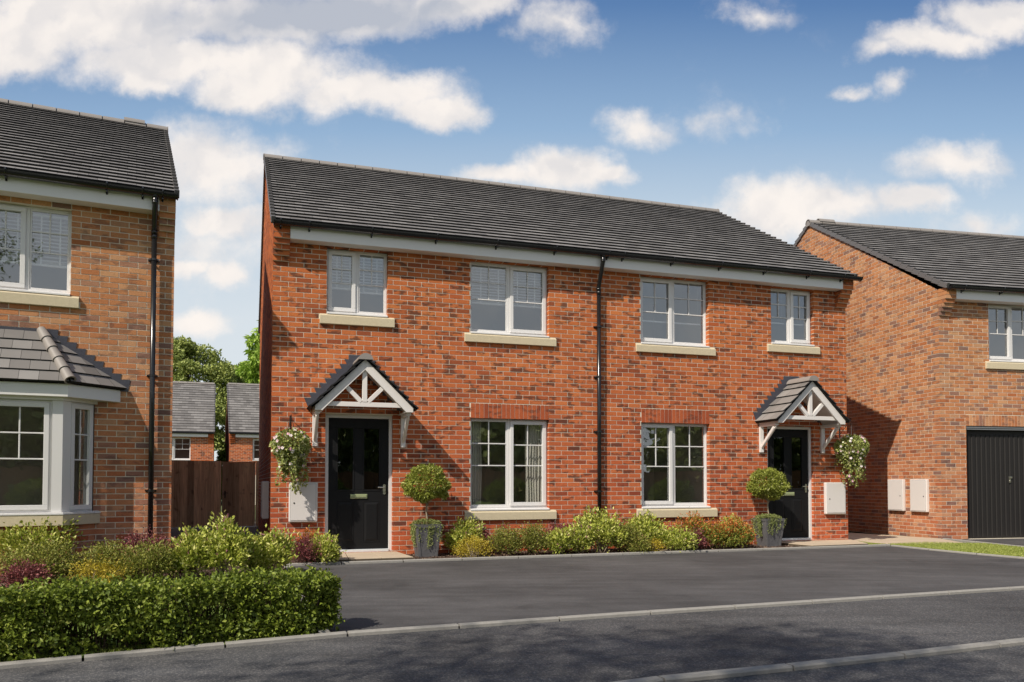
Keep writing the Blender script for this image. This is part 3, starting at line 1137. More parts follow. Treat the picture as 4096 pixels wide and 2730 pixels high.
def downpipe(house, x, y, ztop, zbot, clips, swan=None, r=0.034):
    mb = MB()
    path = [(x, y, zbot), (x, y, ztop)]
    mb.tube(path, r, 14)
    if swan:
        (gx, gy, gz) = swan
        pts = [(x, y, ztop - .01), (x, y, ztop + .05), (x + (gx - x) * .15, y + (gy - y) * .15, ztop + .09),
               (x + (gx - x) * .85, y + (gy - y) * .85, gz - .16), (gx, gy, gz - .11), (gx, gy, gz)]
        mb.tube(pts, r + .001, 14)
        for (zz, xx, yy) in ((ztop, x, y), (gz - .10, gx, gy), (gz - .015, gx, gy)):
            mb.tube([(xx, yy, zz - .02), (xx, yy, zz + .02)], r + .006, 14)
        mb.tube([(x, y, ztop - .09), (x, y, ztop - .03)], r + .005, 14)
    o = mb.build('downpipe', 'black_plastic', house, smooth=True)
    for zc in clips:
        c = MB()
        c.tube([(x, y, zc - .014), (x, y, zc + .014)], r + .006, 14)
        c.box(x - r - .035, x + r + .035, -.02, -.006, zc - .012, zc + .012)
        c.box(x - r - .022, x - r + .004, y - .004, -.006, zc - .009, zc + .009)
        c.box(x + r - .004, x + r + .022, y - .004, -.006, zc - .009, zc + .009)
        c.build('pipe_clip', 'black_plastic', o)
    return o


EZ, RZ, RY, DEP = 4.955, 7.655, 4.40, 8.80      # eaves, ridge height, ridge depth, house depth


def roof(house, x0, x1, fas, vl, vr, rows=25, left_verge=True, right_verge=True, tw=0.228, vent=None, back=True):
    O = Vector((x0, -0.262, EZ + .004))
    Rg = Vector((x0, RY, RZ))
    V = (Rg - O)
    L = V.length
    V.normalize()
    expo = (L - .03) / rows
    mb = MB()
    tile_plane(mb, O, (1, 0, 0), V, [(0, 0), (x1 - x0, 0), (x1 - x0, L), (0, L)], expo=expo, tw=tw)
    rf = mb.build('roof', ['roof_tile', 'tile_under_shade'], house)
    if back:
        mb = MB()
        O2 = Vector((x0, DEP + .262, EZ + .004))
        V2 = Vector((x0, RY, RZ)) - O2
        L2 = V2.length
        V2.normalize()
        mb.poly([tuple(O2), (x1, O2.y, O2.z), (x1, RY, RZ), (x0, RY, RZ)], 1)
        mb.poly([tuple(O2 + Vector((0, .01, .03))), (x1, O2.y + .01, O2.z + .03), (x1, RY, RZ + .03), (x0, RY, RZ + .03)], 0)
        mb.build('roof', ['roof_tile', 'tile_under_shade'], house)
    else:
        O2 = V2 = None
    if left_verge:
        verge_caps(house, x0 - .045, x0 + .018, rows, O, V, expo)
        if back:
            verge_caps(house, x0 - .045, x0 + .018, rows, O2, V2, expo, True)
    if right_verge:
        verge_caps(house, x1 - .018, x1 + .045, rows, O, V, expo)
        if back:
            verge_caps(house, x1 - .018, x1 + .045, rows, O2, V2, expo, True)
    # ridge tiles
    rt = MB()
    n = int(round((x1 - x0 + .1) / .361))
    w = (x1 - x0 + .1) / n
    for i in range(n):
        a = x0 - .05 + i * w
        half_round(rt, a + .008, a + w - .008, RY, RZ - .012, .098 + random.uniform(-.0006, .0006), 12, 2, 178, .014, rnd=random.random())
        half_round(rt, a - .012, a + .012, RY, RZ - .012, .086, 12, 2, 178, .012, 1)
    for xe in (x0 - .055, x1 + .047):
        rt.prism([(xe, RY + .106 * cos(radians(a)), RZ - .012 + .106 * sin(radians(a))) for a in range(-40, 221, 13)], (.010, 0, 0))
    # dark mortar-free gap strip beneath
    rt.box(x0, x1, RY - .078, RY + .078, RZ - .03, RZ + .012, 1)
    ro = rt.build('ridge', ['ridge_tile', 'tile_under_shade'], rf)
    if vent:
        v = MB()
        half_round(v, vent[0], vent[1], RY, RZ + .028, .105, 12, 5, 175, .016)
        v.box(vent[0] + .02, vent[1] - .02, RY - .08, RY + .08, RZ + .02, RZ + .085, 1)
        v.build('ridge_vent', ['ridge_tile', 'tile_under_shade'], rf)
    # box eaves
    f = MB()
    fx0, fx1 = fas
    f.box(fx0, fx1, -.220, -.202, 4.722, 4.925)
    f.box(fx0, fx1, -.2015, -.0055, 4.722, 4.731)
    f.build('fascia', 'fascia_white', house, bevel=0.002, seg=1)
    return rf


def slat_blind(x0, x1, z0, z1, y, M, label, pitch=0.047, tilt=38):
    mb = MB()
    z = z1 - .03
    mb.box(x0, x1, y - .02, y + .02, z1 - .03, z1)
    c, s = cos(radians(tilt)) * .021, sin(radians(tilt)) * .021
    while z > z0 + .12:
        z -= pitch
        mb.prism([(x0, y - c, z - s), (x0, y + c, z + s), (x0, y + c, z + s + .002), (x0, y - c, z - s + .002)], (x1 - x0, 0, 0))
    while z > z0 + .03:
        z -= .011
        mb.box(x0, x1, y - .018, y + .018, z, z + .003)
    mb.box(x0, x1, y - .02, y + .02, z0, z0 + .022)
    for xx in (x0 + (x1 - x0) * .28, x0 + (x1 - x0) * .78):
        mb.box(xx - .009, xx + .009, y - .024, y - .022, z0, z1)
    e = empty('window_blind', M.to_translation(), M.to_euler().z, label, 'blind', 'white slatted blinds in the upstairs windows')
    mb.build('slats', 'blind_white', e)
    return e


def curtain(x0, x1, z0, z1, y, M, label, folds=6):
    mb = MB()
    n = folds * 8
    for i in range(n):
        for j in range(8):
            def P(a, b):
                u = a / n
                t = b / 8
                amp = .022 + .008 * sin(u * 9)
                return (x0 + (x1 - x0) * u + .006 * sin(7 * t + u * 5), y + amp * sin(u * folds * 2 * pi + .4 * sin(t * 4)), z0 + (z1 - z0) * t)
            mb.quad(P(i, j), P(i + 1, j), P(i + 1, j + 1), P(i, j + 1))
    e = empty('curtain', M.to_translation(), M.to_euler().z, label, 'curtain', 'pale curtains in the window left of the downpipe')
    mb.build('cloth', 'curtain_cloth', e, smooth=True)


# ------------------------------------------------------------------ frames of the three houses
TM = radians(18.45)
MO = Vector((-3.555, 12.0, 0))
MU = Vector((cos(TM), sin(TM), 0))
MNV = Vector((-sin(TM), cos(TM), 0))


def ML(s, n, z=0.0):
    return MO + MU * s + MNV * n + Vector((0, 0, z))


MM = Matrix.Translation(MO) @ Matrix.Rotation(TM, 4, 'Z')
TL = radians(25.2)
LM = Matrix.Translation((-4.584, 10.93, 0)) @ Matrix.Rotation(TL, 4, 'Z')
TR = radians(12.35)
RM = Matrix.Translation((8.4414, 15.978, 0)) @ Matrix.Rotation(TR, 4, 'Z')

# ------------------------------------------------------------------ setting: ground, roads, paths
def sheet(name, pts, z, mat, label=None, kind='structure', world=False, thick=0.0):
    mb = MB()
    P = [tuple(Vector((p[0], p[1], z))) if world else tuple(ML(p[0], p[1], z)) for p in pts]
    if thick:
        mb.prism([(p[0], p[1], p[2] - thick) for p in P], (0, 0, thick))
    else:
        mb.poly(P)
    o = mb.build(name, mat)
    o['kind'] = kind
    if label:
        o['label'] = label
    return o


sheet('ground', [(-600, -600), (600, -600), (600, 900), (-600, 900)], -0.03, 'ground_soil', world=True)
K1 = [(-12.0, -7.35), (-5.0, -6.98), (-1.82, -6.80), (0.24, -6.41), (1.19, -6.36), (2.04, -6.29), (2.89, -6.23), (3.73, -6.20), (4.59, -6.165), (5.52, -6.10), (7.41, -6.02), (10.6, -5.88), (14.0, -5.70), (20.0, -5.4)]
K1 = [(-12.0, -8.9), (-5.0, -7.42), (-3.4, -7.10), (-1.82, -6.80), (0.24, -6.41), (1.19, -6.35), (2.04, -6.29), (2.89, -6.235), (3.73, -6.20), (4.59, -6.16), (5.52, -6.11), (7.41, -6.03), (10.6, -5.88), (14.0, -5.70), (20.0, -5.4)]
K2 = [(-12.0, -11.0), (-2.0, -8.95), (1.77, -8.37), (3.11, -8.31), (3.94, -8.25), (4.83, -8.17), (8.0, -7.95), (20.0, -7.2)]
road_s = K2 + [(20, -13.6), (-14, -14.6)]
sheet('road', road_s, -0.006, 'road_asphalt')
sheet('pavement', K1[::-1] + K2, -0.002, 'road_asphalt')
sheet('driveway', [(0.20, -6.42), (1.19, -6.35), (2.04, -6.29), (2.89, -6.235), (3.73, -6.20), (4.59, -6.16), (5.52, -6.11), (7.41, -6.03), (10.6, -5.88), (10.52, -3.58), (10.40, -2.54), (10.41, -1.66), (10.46, -.95), (0.20, -1.17)], 0.004, 'drive_asphalt')
sheet('driveway', [(12.66, .02), (12.46, -1.16), (12.28, -2.1), (12.2, -4.0), (12.3, -5.78), (20, -5.4), (20, 1.5)], 0.004, 'drive_asphalt')
# planting beds
sheet('planting_bed', [(1.90, -1.02), (8.78, -.99), (8.70, -.0), (1.86, -.0)], 0.012, 'bark_mulch')
sheet('planting_bed', [(-9, -4.2), (-5.0, -3.2), (-2.6, -2.86), (-1.3, -2.46), (-.3, -2.5), (.17, -2.9), (.17, -1.05), (.75, -1.03), (.72, .0), (-.05, .0), (-.2, 1.6), (-1.3, 1.2), (-9, -2.5)], 0.008, 'bark_mulch')
sheet('lawn', [(-12, -8.85), (-5.0, -7.36), (-3.4, -7.04), (-1.82, -6.74), (0.15, -6.36), (.15, -2.88), (-.3, -2.5), (-1.3, -2.46), (-2.6, -2.86), (-5.0, -3.2), (-9, -4.2), (-12, -5)], 0.004, 'lawn_soil')
GR1 = [(10.05, -.86), (10.46, -.90), (10.40, -.62), (10.53, -.10)]
GR2 = [(10.49, -.95), (10.44, -1.66), (10.43, -2.54), (10.55, -3.58), (10.63, -5.85), (12.26, -5.78), (12.16, -4.0), (12.24, -2.1), (12.40, -1.2), (12.1, -1.04), (11.6, -.66), (10.62, -.76)]
sheet('lawn', GR1, 0.010, 'lawn_soil')
sheet('lawn', GR2, 0.010, 'lawn_soil')


def slabs(name, quadpts, nu, nv, z, mat, thick=0.05, gap=0.006, base=True, skew=0.0):
    """paving slabs over a four-sided area given as s,n corner points"""
    mb = MB()
    q = [ML(*p) for p in quadpts]

    def B(u, v):
        a = q[0].lerp(q[1], u)
        b = q[3].lerp(q[2], u)
        return a.lerp(b, v)
    g = gap
    for i in range(nu):
        for j in range(nv):
            u0, u1 = i / nu, (i + 1) / nu
            v0, v1 = j / nv, (j + 1) / nv
            W = (q[1] - q[0]).length / 1
            H = (q[3] - q[0]).length / 1
            gu, gv = g / W, g / H
            c = [B(u0 + gu, v0 + gv), B(u1 - gu, v0 + gv), B(u1 - gu, v1 - gv), B(u0 + gu, v1 - gv)]
            zz = z + random.uniform(-.0008, .0008)
            mb.prism([(p.x, p.y, zz - thick) for p in c], (0, 0, thick))
    mb.prism([(p.x, p.y, z - thick) for p in q], (0, 0, thick - .008), 1)
    o = mb.build(name, [mat, 'slab_joint'], bevel=0.003, seg=1)
    o['kind'] = 'structure'
    return o


slabs('path', [(.55, -1.03), (1.93, -1.02), (1.86, -.0), (.70, -.0)], 3, 1, .066, 'sandstone_slab')
slabs('path', [(8.80, -.99), (10.05, -.90), (10.44, -.03), (8.64, -.0)], 3, 2, .060, 'sandstone_slab')
slabs('path', [(10.55, -.10), (12.62, -.03), (10.9, 9.0), (10.42, 9.0)], 2, 8, .030, 'sandstone_slab')
slabs('path', [(10.64, -.74), (12.10, -1.02), (12.60, -.045), (10.56, -.115)], 3, 1, .028, 'sandstone_slab')
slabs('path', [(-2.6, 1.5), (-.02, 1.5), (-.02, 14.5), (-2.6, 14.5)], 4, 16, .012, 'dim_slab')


def kerb(name, pts, w, z0, z1, joint=0.862, off=0.0, world=False):
    """run of precast edging lengths with open joints"""
    mb = MB()
    P = [Vector((p[0], p[1], 0)) if world else ML(*p) for p in pts]
    seg = []
    for a, b in zip(P[:-1], P[1:]):
        seg.append((a, b, (b - a).length))
    tot = sum(s[2] for s in seg)

    def at(t):
        t = max(0, min(tot - 1e-6, t))
        for a, b, l in seg:
            if t <= l:
                return a.lerp(b, t / l), (b - a).normalized()
            t -= l
        return P[-1], (P[-1] - P[-2]).normalized()
    t = -off
    while t < tot:
        t0, t1 = max(t, 0) + .008, min(t + joint, tot) - .008
        t += joint
        if t1 - t0 < .03:
            continue
        (a, da), (b, db) = at(t0), at(t1)
        na, nb = Vector((-da.y, da.x, 0)), Vector((-db.y, db.x, 0))
        rz = random.uniform(-.001, .001)
        h = w / 2
        c = .010
        prof = [(-h, z0), (h, z0), (h, z1), (-h + c, z1 + rz), (-h, z1 - c)]
        n = len(prof)
        A = [tuple(a + na * p + Vector((0, 0, q))) for p, q in prof]
        Bp = [tuple(b + nb * p + Vector((0, 0, q))) for p, q in prof]
        mb.add(A + Bp, [tuple(range(n)), tuple(range(2 * n - 1, n - 1, -1))] + [(i, (i + 1) % n, n + (i + 1) % n, n + i) for i in range(n)])
    o = mb.build(name, 'concrete_kerb')
    o['kind'] = 'structure'
    return o


kerb('kerb', K1[:-2], .058, -.04, .030, .862, .35)
kerb('kerb', K2, .075, -.04, .024, .90, .30)
kerb('kerb', [(.17, -1.15), (4.0, -1.075), (10.46, -.965)], .05, -.04, .040, .862, .14)
kerb('kerb', [(.17, -6.36), (.17, -1.19)], .085, -.04, .035, .9, 0)
kerb('kerb', [(10.49, -.985), (10.43, -1.66), (10.42, -2.54), (10.54, -3.58), (10.62, -5.80)], .055, -.04, .030, .9, 0)
kerb('kerb', [(12.64, -.05), (12.45, -1.16), (12.27, -2.1), (12.19, -4.0), (12.29, -5.74)], .06, -.04, .040, .9, 0)

# ------------------------------------------------------------------ main semi-detached house
H = empty('semi_detached_house', MO, TM, 'wide red brick semi-detached house with two black front doors and tiled porch canopies', 'house')
WX = 10.40
OP = {'W1': (.784, 1.712, 3.680, 4.708), 'W2': (3.042, 4.392, 3.515, 4.708), 'W3': (6.082, 7.432, 3.510, 4.708), 'W4': (8.736, 9.676, 3.652, 4.708),
      'L1': (3.046, 4.392, .673, 2.163), 'L2': (6.084, 7.430, .676, 2.165), 'D1': (.778, 1.801, .066, 2.165), 'D2': (8.628, 9.628, .066, 2.160)}
holes = list(OP.values())
extra = [(3.046, 4.392, 2.160, 2.403, 1), (6.084, 7.430, 2.160, 2.403, 1), (.679, 1.818, 3.528, 3.684, 1), (2.940, 4.512, 3.376, 3.520, 1),
         (5.982, 7.548, 3.370, 3.514, 1), (8.640, 9.784, 3.508, 3.656, 1), (2.945, 4.510, .523, .676, 1), (5.985, 7.556, .523, .679, 1)]
mb = MB()
mortar(mb, front, 0, WX, 0, 4.95, holes)
bricks(mb, front, 0, WX, 0, 4.95, [h[:4] for h in holes + extra], 0, .10, ext0=OUT)
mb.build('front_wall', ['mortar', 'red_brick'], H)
mb = MB()
gable_wall(mb, lambda a, d, z: (d, a, z), DEP, EZ - .03, RY, RZ - .03, stag=1)
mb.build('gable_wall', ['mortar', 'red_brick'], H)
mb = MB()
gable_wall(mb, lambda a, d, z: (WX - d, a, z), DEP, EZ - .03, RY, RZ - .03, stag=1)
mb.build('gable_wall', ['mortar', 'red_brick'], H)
mb = MB()
mb.quad((0, DEP, 0), (WX, DEP, 0), (WX, DEP, EZ), (0, DEP, EZ))
mb.build('rear_wall', 'cavity_face', H)
corbel(H, 0, .230, 'red_brick', 1)
corbel(H, WX - .230, WX + .0035, 'red_brick', 1, stag=1)
roof(H, 0.0, WX + .0, (.232, WX - .232), True, True)
gutter_run(H, -.005, WX + .10, -.282, 4.958, [.09, .50, 1.42, 2.42, 3.40, 4.40, 5.34, 5.62, 6.55, 7.50, 8.42, 9.35, 10.10])
window(H, *OP['W1'], 'L')
window(H, *OP['W2'], 'R')
window(H, *OP['W3'], 'L')
window(H, *OP['W4'], 'R')
window(H, *OP['L1'], 'R')
window(H, *OP['L2'], 'L')
stone_sill(H, .681, 1.816, 3.530, 3.680)
stone_sill(H, 2.942, 4.510, 3.378, 3.516)
stone_sill(H, 5.984, 7.546, 3.372, 3.510)
stone_sill(H, 8.642, 9.782, 3.510, 3.652)
stone_sill(H, 2.947, 4.508, .525, .672)
stone_sill(H, 5.987, 7.554, .525, .675)
soldier(H, 3.049, 4.389, 2.163, 2.403)
soldier(H, 6.087, 7.427, 2.163, 2.403)
door(H, *OP['D1'])
door(H, *OP['D2'])
canopy(H, 1.289)
canopy(H, 9.158)
meter_box(H, None, .250, .664, .540, 1.130)
meter_box(H, None, 9.850, 10.300, .540, 1.126)
SM = Matrix(((0, 1, 0, 0), (1, 0, 0, 0), (0, 0, 1, 0), (0, 0, 0, 1)))    # local x runs back along the left gable
meter_box(H, SM, .80, 1.30, .555, 1.145, .11)
downpipe(H, 5.262, -.078, 4.38, .0, [3.75, 2.90, 1.98, .98, .22], (5.245, -.292, 4.905))

# blinds and curtains
slat_blind(.84, 1.24, 4.12, 4.66, .20, MM, 'white slatted blind in left half of small window above the left front door')
slat_blind(1.25, 1.66, 4.08, 4.66, .20, MM, 'white slatted blind in right half of small window above the left front door')
slat_blind(3.10, 3.70, 4.05, 4.66, .20, MM, 'white slatted blind in left half of upstairs window left of the downpipe')
slat_blind(3.73, 4.34, 4.05, 4.66, .20, MM, 'white slatted blind in right half of upstairs window left of the downpipe')
for (a, b, z, t) in ((6.14, 6.74, 3.95, 'left half of upstairs window right of the downpipe'), (6.77, 7.38, 3.95, 'right half of upstairs window right of the downpipe'),
                     (8.80, 9.17, 4.08, 'left half of small window above the right front door'), (9.21, 9.60, 4.08, 'right half of small window above the right front door')):
    e = empty('blind_rail', MO, TM, 'thin white lowered blind rail in ' + t, 'blind rail', 'blind rails in the right-hand upstairs windows')
    mb = MB()
    mb.box(a, b, .19, .215, z, z + .022)
    mb.box(a + .05, a + .052, .20, .202, z + .022, 4.70)
    mb.box(b - .052, b - .05, .20, .202, z + .022, 4.70)
    mb.build('rail', 'blind_white', e)
curtain(3.07, 3.30, .76, 2.12, .24, MM, 'pale grey curtain drawn back at left edge of downstairs window left of the downpipe', 5)
curtain(4.06, 4.36, .76, 2.12, .24, MM, 'cream curtain hanging at right edge of downstairs window left of the downpipe', 6)

# ------------------------------------------------------------------ left house with bay
HL = empty('detached_house', (-4.584, 10.93, 0), TL, 'brown brick house at left edge with tiled bay window and black downpipe', 'house')
LX = -6.4
lw = (-2.215, -1.228, 3.523, 4.655)
mb = MB()
bayhole = (-4.2, -.93, .60, 2.35)
mortar(mb, front, LX, 0, 0, 4.95, [lw, bayhole])
bricks(mb, front, LX, 0, 0, 4.95, [lw, bayhole, (-2.320, -1.124, 3.370, 3.528)], 0, .10, ext1=OUT)
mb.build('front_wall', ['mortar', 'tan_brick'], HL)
for xx, fn in ((0, lambda a, d, z: (-d, a, z)), (LX, lambda a, d, z: (LX + d, a, z))):
    mb = MB()
    gable_wall(mb, fn, DEP, EZ - .03, RY, RZ - .03, stag=1)
    mb.build('gable_wall', ['mortar', 'tan_brick'], HL)
mb = MB()
mb.quad((LX, DEP, 0), (0, DEP, 0), (0, DEP, EZ), (LX, DEP, EZ))
mb.build('rear_wall', 'cavity_face', HL)
corbel(HL, -.193, .0035, 'tan_brick', 1)
roof(HL, LX, 0.0, (LX, -.195), False, True, vent=(-.683, -.339))
gutter_run(HL, LX, .022, -.282, 4.958, [-5.2, -4.2, -3.2, -1.93, -.82, -.40, -.16])
window(HL, *lw, 'L')
stone_sill(HL, -2.318, -1.126, 3.374, 3.524)
downpipe(HL, -.25, -.078, 4.47, .0, [4.10, 2.55, 1.02, .3], (-.25, -.292, 4.905))
slat_blind(-2.17, -1.75, 3.93, 4.60, .20, LM, 'white slatted blind in left half of upstairs window above the bay window', .047)
slat_blind(-1.70, -1.27, 3.93, 4.60, .20, LM, 'white slatted blind in right half of upstairs window above the bay window', .047)

# bay window: plan from right wall end to corner, across, back
bx = dict(we=-.920, ce=-1.262, p=.40, l=-3.55)
BW = 3.2
lc = -1.262 - 2.30           # left corner
lwe = lc - .342
plan_w = [(-.920, 0), (-1.262, -.40), (lc, -.40), (lwe, 0)]


def ring_prism(mb, plan, z0, z1, mi=0):
    mb.prism([(x, y, z0) for x, y in plan], (0, 0, z1 - z0), mi)


def offs(o):
    k = o * .42
    return [(-.920 + o * 1.35, -.003), (-1.262 + k, -.40 - o), (lc - k, -.40 - o), (lwe - o * 1.35, -.003)]


mb = MB()
ring_prism(mb, [(-.92, -.002), (-1.262, -.392), (lc, -.392), (lwe, -.002)], .0, .595, 0)
A, Bp = Vector((-1.262, -.396, 0)), Vector((-.915, -.0, 0))
du = (Bp - A).normalized()
nrm = Vector((du.y, -du.x, 0))
bricks(mb, lambda a, d, z: tuple(A + du * a - nrm * d + Vector((0, 0, z))), 0, (Bp - A).length, 0, .6, [], 1, .05)
bricks(mb, lambda a, d, z: (lc + a, -.396 + d, z), 0, -1.262 - lc, 0, .6, [], 0, .05)
bay = mb.build('bay_window', ['mortar', 'tan_brick'], HL)
mb = MB()
ring_prism(mb, offs(.055), .600, .730)
mb.build('stone_sill', 'cast_stone', bay, bevel=.003, seg=1)
mb = MB()
pl = offs(.062)
pl2 = offs(.045)
mb.prism([(x, y, .7315) for x, y in pl], (0, 0, .018))
mb.prism([(x, y, .7505) for x, y in pl2], (0, 0, .012))
mb.build('window_sill', 'white_upvc', bay, bevel=.003, seg=1)
# corner posts, heads
zb, zt = .764, 2.140
for s, cx_ in ((1, -1.262), (-1, lc)):
    mb = MB()
    ring = [(cx_, -.40), (cx_ - s * .115, -.40), (cx_ - s * .115, -.33), (cx_ - s * .04, -.33), (cx_ + s * .045, -.25), (cx_ + s * .085, -.305)]
    mb.prism([(x, y, zb) for x, y in ring], (0, 0, zt - zb))
    mb.build('corner_post', 'white_upvc', bay)
# front lights
f = MB()
x_a, x_b = lc + .117, -1.262 - .117
nl = 3
lwid = (x_b - x_a) / nl
FM = Matrix.Translation((0, -.375, 0))
f.M = FM
frame_ring(f, x_a, x_b, zb, zt, .030, 0, .06)
for i in range(1, nl):
    f.box(x_a + i * lwid - .025, x_a + i * lwid + .025, 0, .06, zb + .030, zt - .030)
f.build('window_frame', 'white_upvc', bay, bevel=.003, seg=1)
for i in range(nl):
    light(bay, FM, x_a + i * lwid + (.03 if i == 0 else .025), x_a + (i + 1) * lwid - (.03 if i == nl - 1 else .025), zb + .03, zt - .03, 0.0, i == nl - 1)
# side lights
for s in (1, -1):
    if s == 1:
        P0, P1 = Vector((-1.262, -.40, 0)), Vector((-.918, -.0, 0))
    else:
        P0, P1 = Vector((lwe, 0, 0)), Vector((lc, -.40, 0))
    ang = atan2(P1.y - P0.y, P1.x - P0.x)
    WM = Matrix.Translation(P0) @ Matrix.Rotation(ang, 4, 'Z')
    LL = (P1 - P0).length
    f = MB(WM)
    a0, a1 = (.112, LL - .012) if s == 1 else (.012, LL - .112)
    frame_ring(f, a0, a1, zb, zt, .022, .018, .07)
    f.build('window_frame', 'white_upvc', bay, bevel=.003, seg=1)
    light(bay, WM, a0 + .022, a1 - .022, zb + .022, zt - .022, .018, True)
r = MB()
pl = [(-.95, .10), (-.95, 2.4), (lwe + .03, 2.4), (lwe + .03, .10)]
r.prism([(x, y, .62) for x, y in pl], (0, 0, 1.60))
# open the room towards the bay
rf_ = [f_ for f_ in r.f]
r.f = [f_ for f_ in r.f if not all(abs(r.v[i][1] - .10) < 1e-6 for i in f_)]
r.m = r.m[:len(r.f)]
r.r = r.r[:len(r.f)]
r.build('room', 'room_paint', bay)
# fascia ring
mb = MB()
FP = [(-.628, -.004), (-1.206, -.50), (lc - .056, -.50), (lwe - .30, -.004)]
mb.prism([(x, y, 2.182) for x, y in FP], (0, 0, .158))
mb.build('bay_fascia', 'fascia_white', bay, bevel=.002, seg=1)
mb = MB()
mb.prism([(x, y, 2.141) for x, y in offs(.02)], (0, 0, .040))
mb.build('window_head', 'white_upvc', bay)
# bay roof
mb = MB()
fz, tz = 2.345, 3.030
oh = .045
c_r, c_l = -1.206 + oh * .4, lc - .056 - oh * .4
Of = Vector((c_l, -.50 - oh, fz))
sl_ = (tz - fz) / (.50 + oh)
Vf = Vector((0, 1, sl_)).normalized()
Lf = sqrt((.5 + oh) ** 2 + (tz - fz) ** 2)
xr_top = -1.535
wF = c_r - c_l
hipdx = c_r - xr_top
tile_plane(mb, Of, (1, 0, 0), Vf, [(0, 0), (wF, 0), (wF - hipdx, Lf), (hipdx, Lf)], expo=Lf / 5, tw=.212, lift=.022, th=.018)
for s in (1, -1):
    Pc = Vector((c_r, -.50 - oh, fz)) if s == 1 else Vector((c_l, -.50 - oh, fz))
    Pw = Vector((-.628 + oh * 1.3, -.004, fz)) if s == 1 else Vector((lwe - .30 - oh * 1.3, -.004, fz))
    Pt = Vector((xr_top, -.004, tz)) if s == 1 else Vector((c_l + hipdx, -.004, tz))
    if s == 1:
        O, E = Pc, Pw
    else:
        O, E = Pw, Pc
    Uv = (E - O).normalized()
    nn = Uv.cross(Pt - O).normalized()
    Vv = nn.cross(Uv).normalized()
    if Vv.z < 0:
        Vv = -Vv
    tu, tv = (Pt - O).dot(Uv), (Pt - O).dot(Vv)
    eu = (E - O).length
    tile_plane(mb, O, Uv, Vv, [(0, 0), (eu, 0), (tu, tv)], expo=tv / 5, tw=.212, lift=.022, th=.018)
mb.build('bay_roof', ['roof_tile', 'tile_under_shade'], bay)
# hip tiles
ht = MB()
a = Vector((c_r + .01, -.50 - oh - .02, fz + .035))
b = Vector((xr_top - .01, -.03, tz + .035))
dv = (b - a)
for k in range(5):
    p, q = a + dv * (k / 5) - Vector((0, 0, 0)), a + dv * ((k + 1.12) / 5)
    if k == 4:
        q = b
    d_ = (q - p).normalized()
    ht.tube([p, q], [.070, .054], 16, cap=False)
    ht.tube([p, p + d_ * .002], [.070, .050], 16, cap=False)
ht.build('hip_tile', 'ridge_tile', bay, smooth=True)
f = MB()
n = 9
for k in range(n):
    xa = -.515 - k * .1045
    za = 2.480 + k * .0747
    f.prism([(xa, -.010 - .0006 * k, za), (xa - .30, -.010 - .0006 * k, za), (xa - .30, -.010 - .0006 * k, za - .155), (xa - .025 + 0, -.010 - .0006 * k, za - .155)], (0, .005, 0))
f.box(lc - .1, -1.36, -.0165, -.0115, 2.975, 3.078)
f.build('lead_flashing', 'lead_flashing', bay)

# ------------------------------------------------------------------ right house with garage
HR = empty('garage_house', (8.4414, 15.978, 0), TR, 'orange-brown brick house at right edge with dark garage door', 'house')
RX = 7.0
rw = (1.149, 2.39, 3.548, 4.74)
gd = (.585, 2.86, .010, 2.255)
mb = MB()
mortar(mb, front, 0, RX, 0, 4.95, [rw, gd], .16)
bricks(mb, front, 0, RX, 0, 4.95, [rw, gd, (1.054, 2.49, 3.400, 3.552), (.585, 2.86, 2.25, 2.477)], 0, .16, ext0=OUT)
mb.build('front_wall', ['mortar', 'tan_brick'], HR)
mb = MB()
gable_wall(mb, lambda a, d, z: (d, a, z), DEP, EZ - .03, RY, RZ - .03, stag=1)
mb.build('gable_wall', ['mortar', 'tan_brick'], HR)
mb = MB()
gable_wall(mb, lambda a, d, z: (RX - d, a, z), DEP, EZ - .03, RY, RZ - .03, stag=1)
mb.build('gable_wall', ['mortar', 'tan_brick'], HR)
mb = MB()
mb.quad((0, DEP, 0), (RX, DEP, 0), (RX, DEP, EZ), (0, DEP, EZ))
mb.build('rear_wall', 'cavity_face', HR)
corbel(HR, 0, .225, 'tan_brick', 1)
roof(HR, 0.0, RX, (.225, RX), True, False, vent=(.225, .650))
gutter_run(HR, .015, RX, -.282, 4.958, [.33, 1.22, 2.2, 3.2])
window(HR, *rw, 'L')
stone_sill(HR, 1.056, 2.488, 3.402, 3.549)
soldier(HR, .585, 2.86, 2.256, 2.476, 'tan_brick')
meter_box(HR, SM, 1.02, 1.50, .530, 1.190, .075)
meter_box(HR, SM, .33, .81, .530, 1.190, .075)
g = MB()
g.box(.587, 2.858, .020, .16, 2.180, 2.2545)
g.box(.587, 2.858, .008, .020, 2.214, 2.232)
g.build('garage_door_head', 'grey_steel', HR)
g = MB()
gx0, gx1, gz0, gz1 = .597, 2.848, .018, 2.178
pitch = .1118
x = gx0
prof = []
while x < gx1:
    prof += [(x, .110), (x + pitch * .62, .110), (x + pitch * .74, .126), (x + pitch * .88, .126)]
    x += pitch
prof = [p for p in prof if p[0] < gx1]
prof.append((gx1, .110))
for (xa, ya), (xb, yb) in zip(prof[:-1], prof[1:]):
    g.quad((xa, ya, gz0 + .03), (xb, yb, gz0 + .03), (xb, yb, gz1 - .09), (xa, ya, gz1 - .09))
g.box(gx0, gx1, .108, .13, gz0, gz0 + .03)
g.box(gx0, gx1, .118, .13, gz1 - .09, gz1)
gdoor = g.build('garage_door', 'garage_paint', HR)
g = MB()
g.box(1.665, 1.735, .085, .110, 1.205, 1.245)
g.box(1.672, 1.712, .095, .112, 1.12, 1.205)
g.tube([(1.69, .085, 1.155), (1.69, .11, 1.155)], .017, 10)
g.build('garage_handle', 'brushed_metal', gdoor, bevel=.004)
mb = MB()
e_ = .6
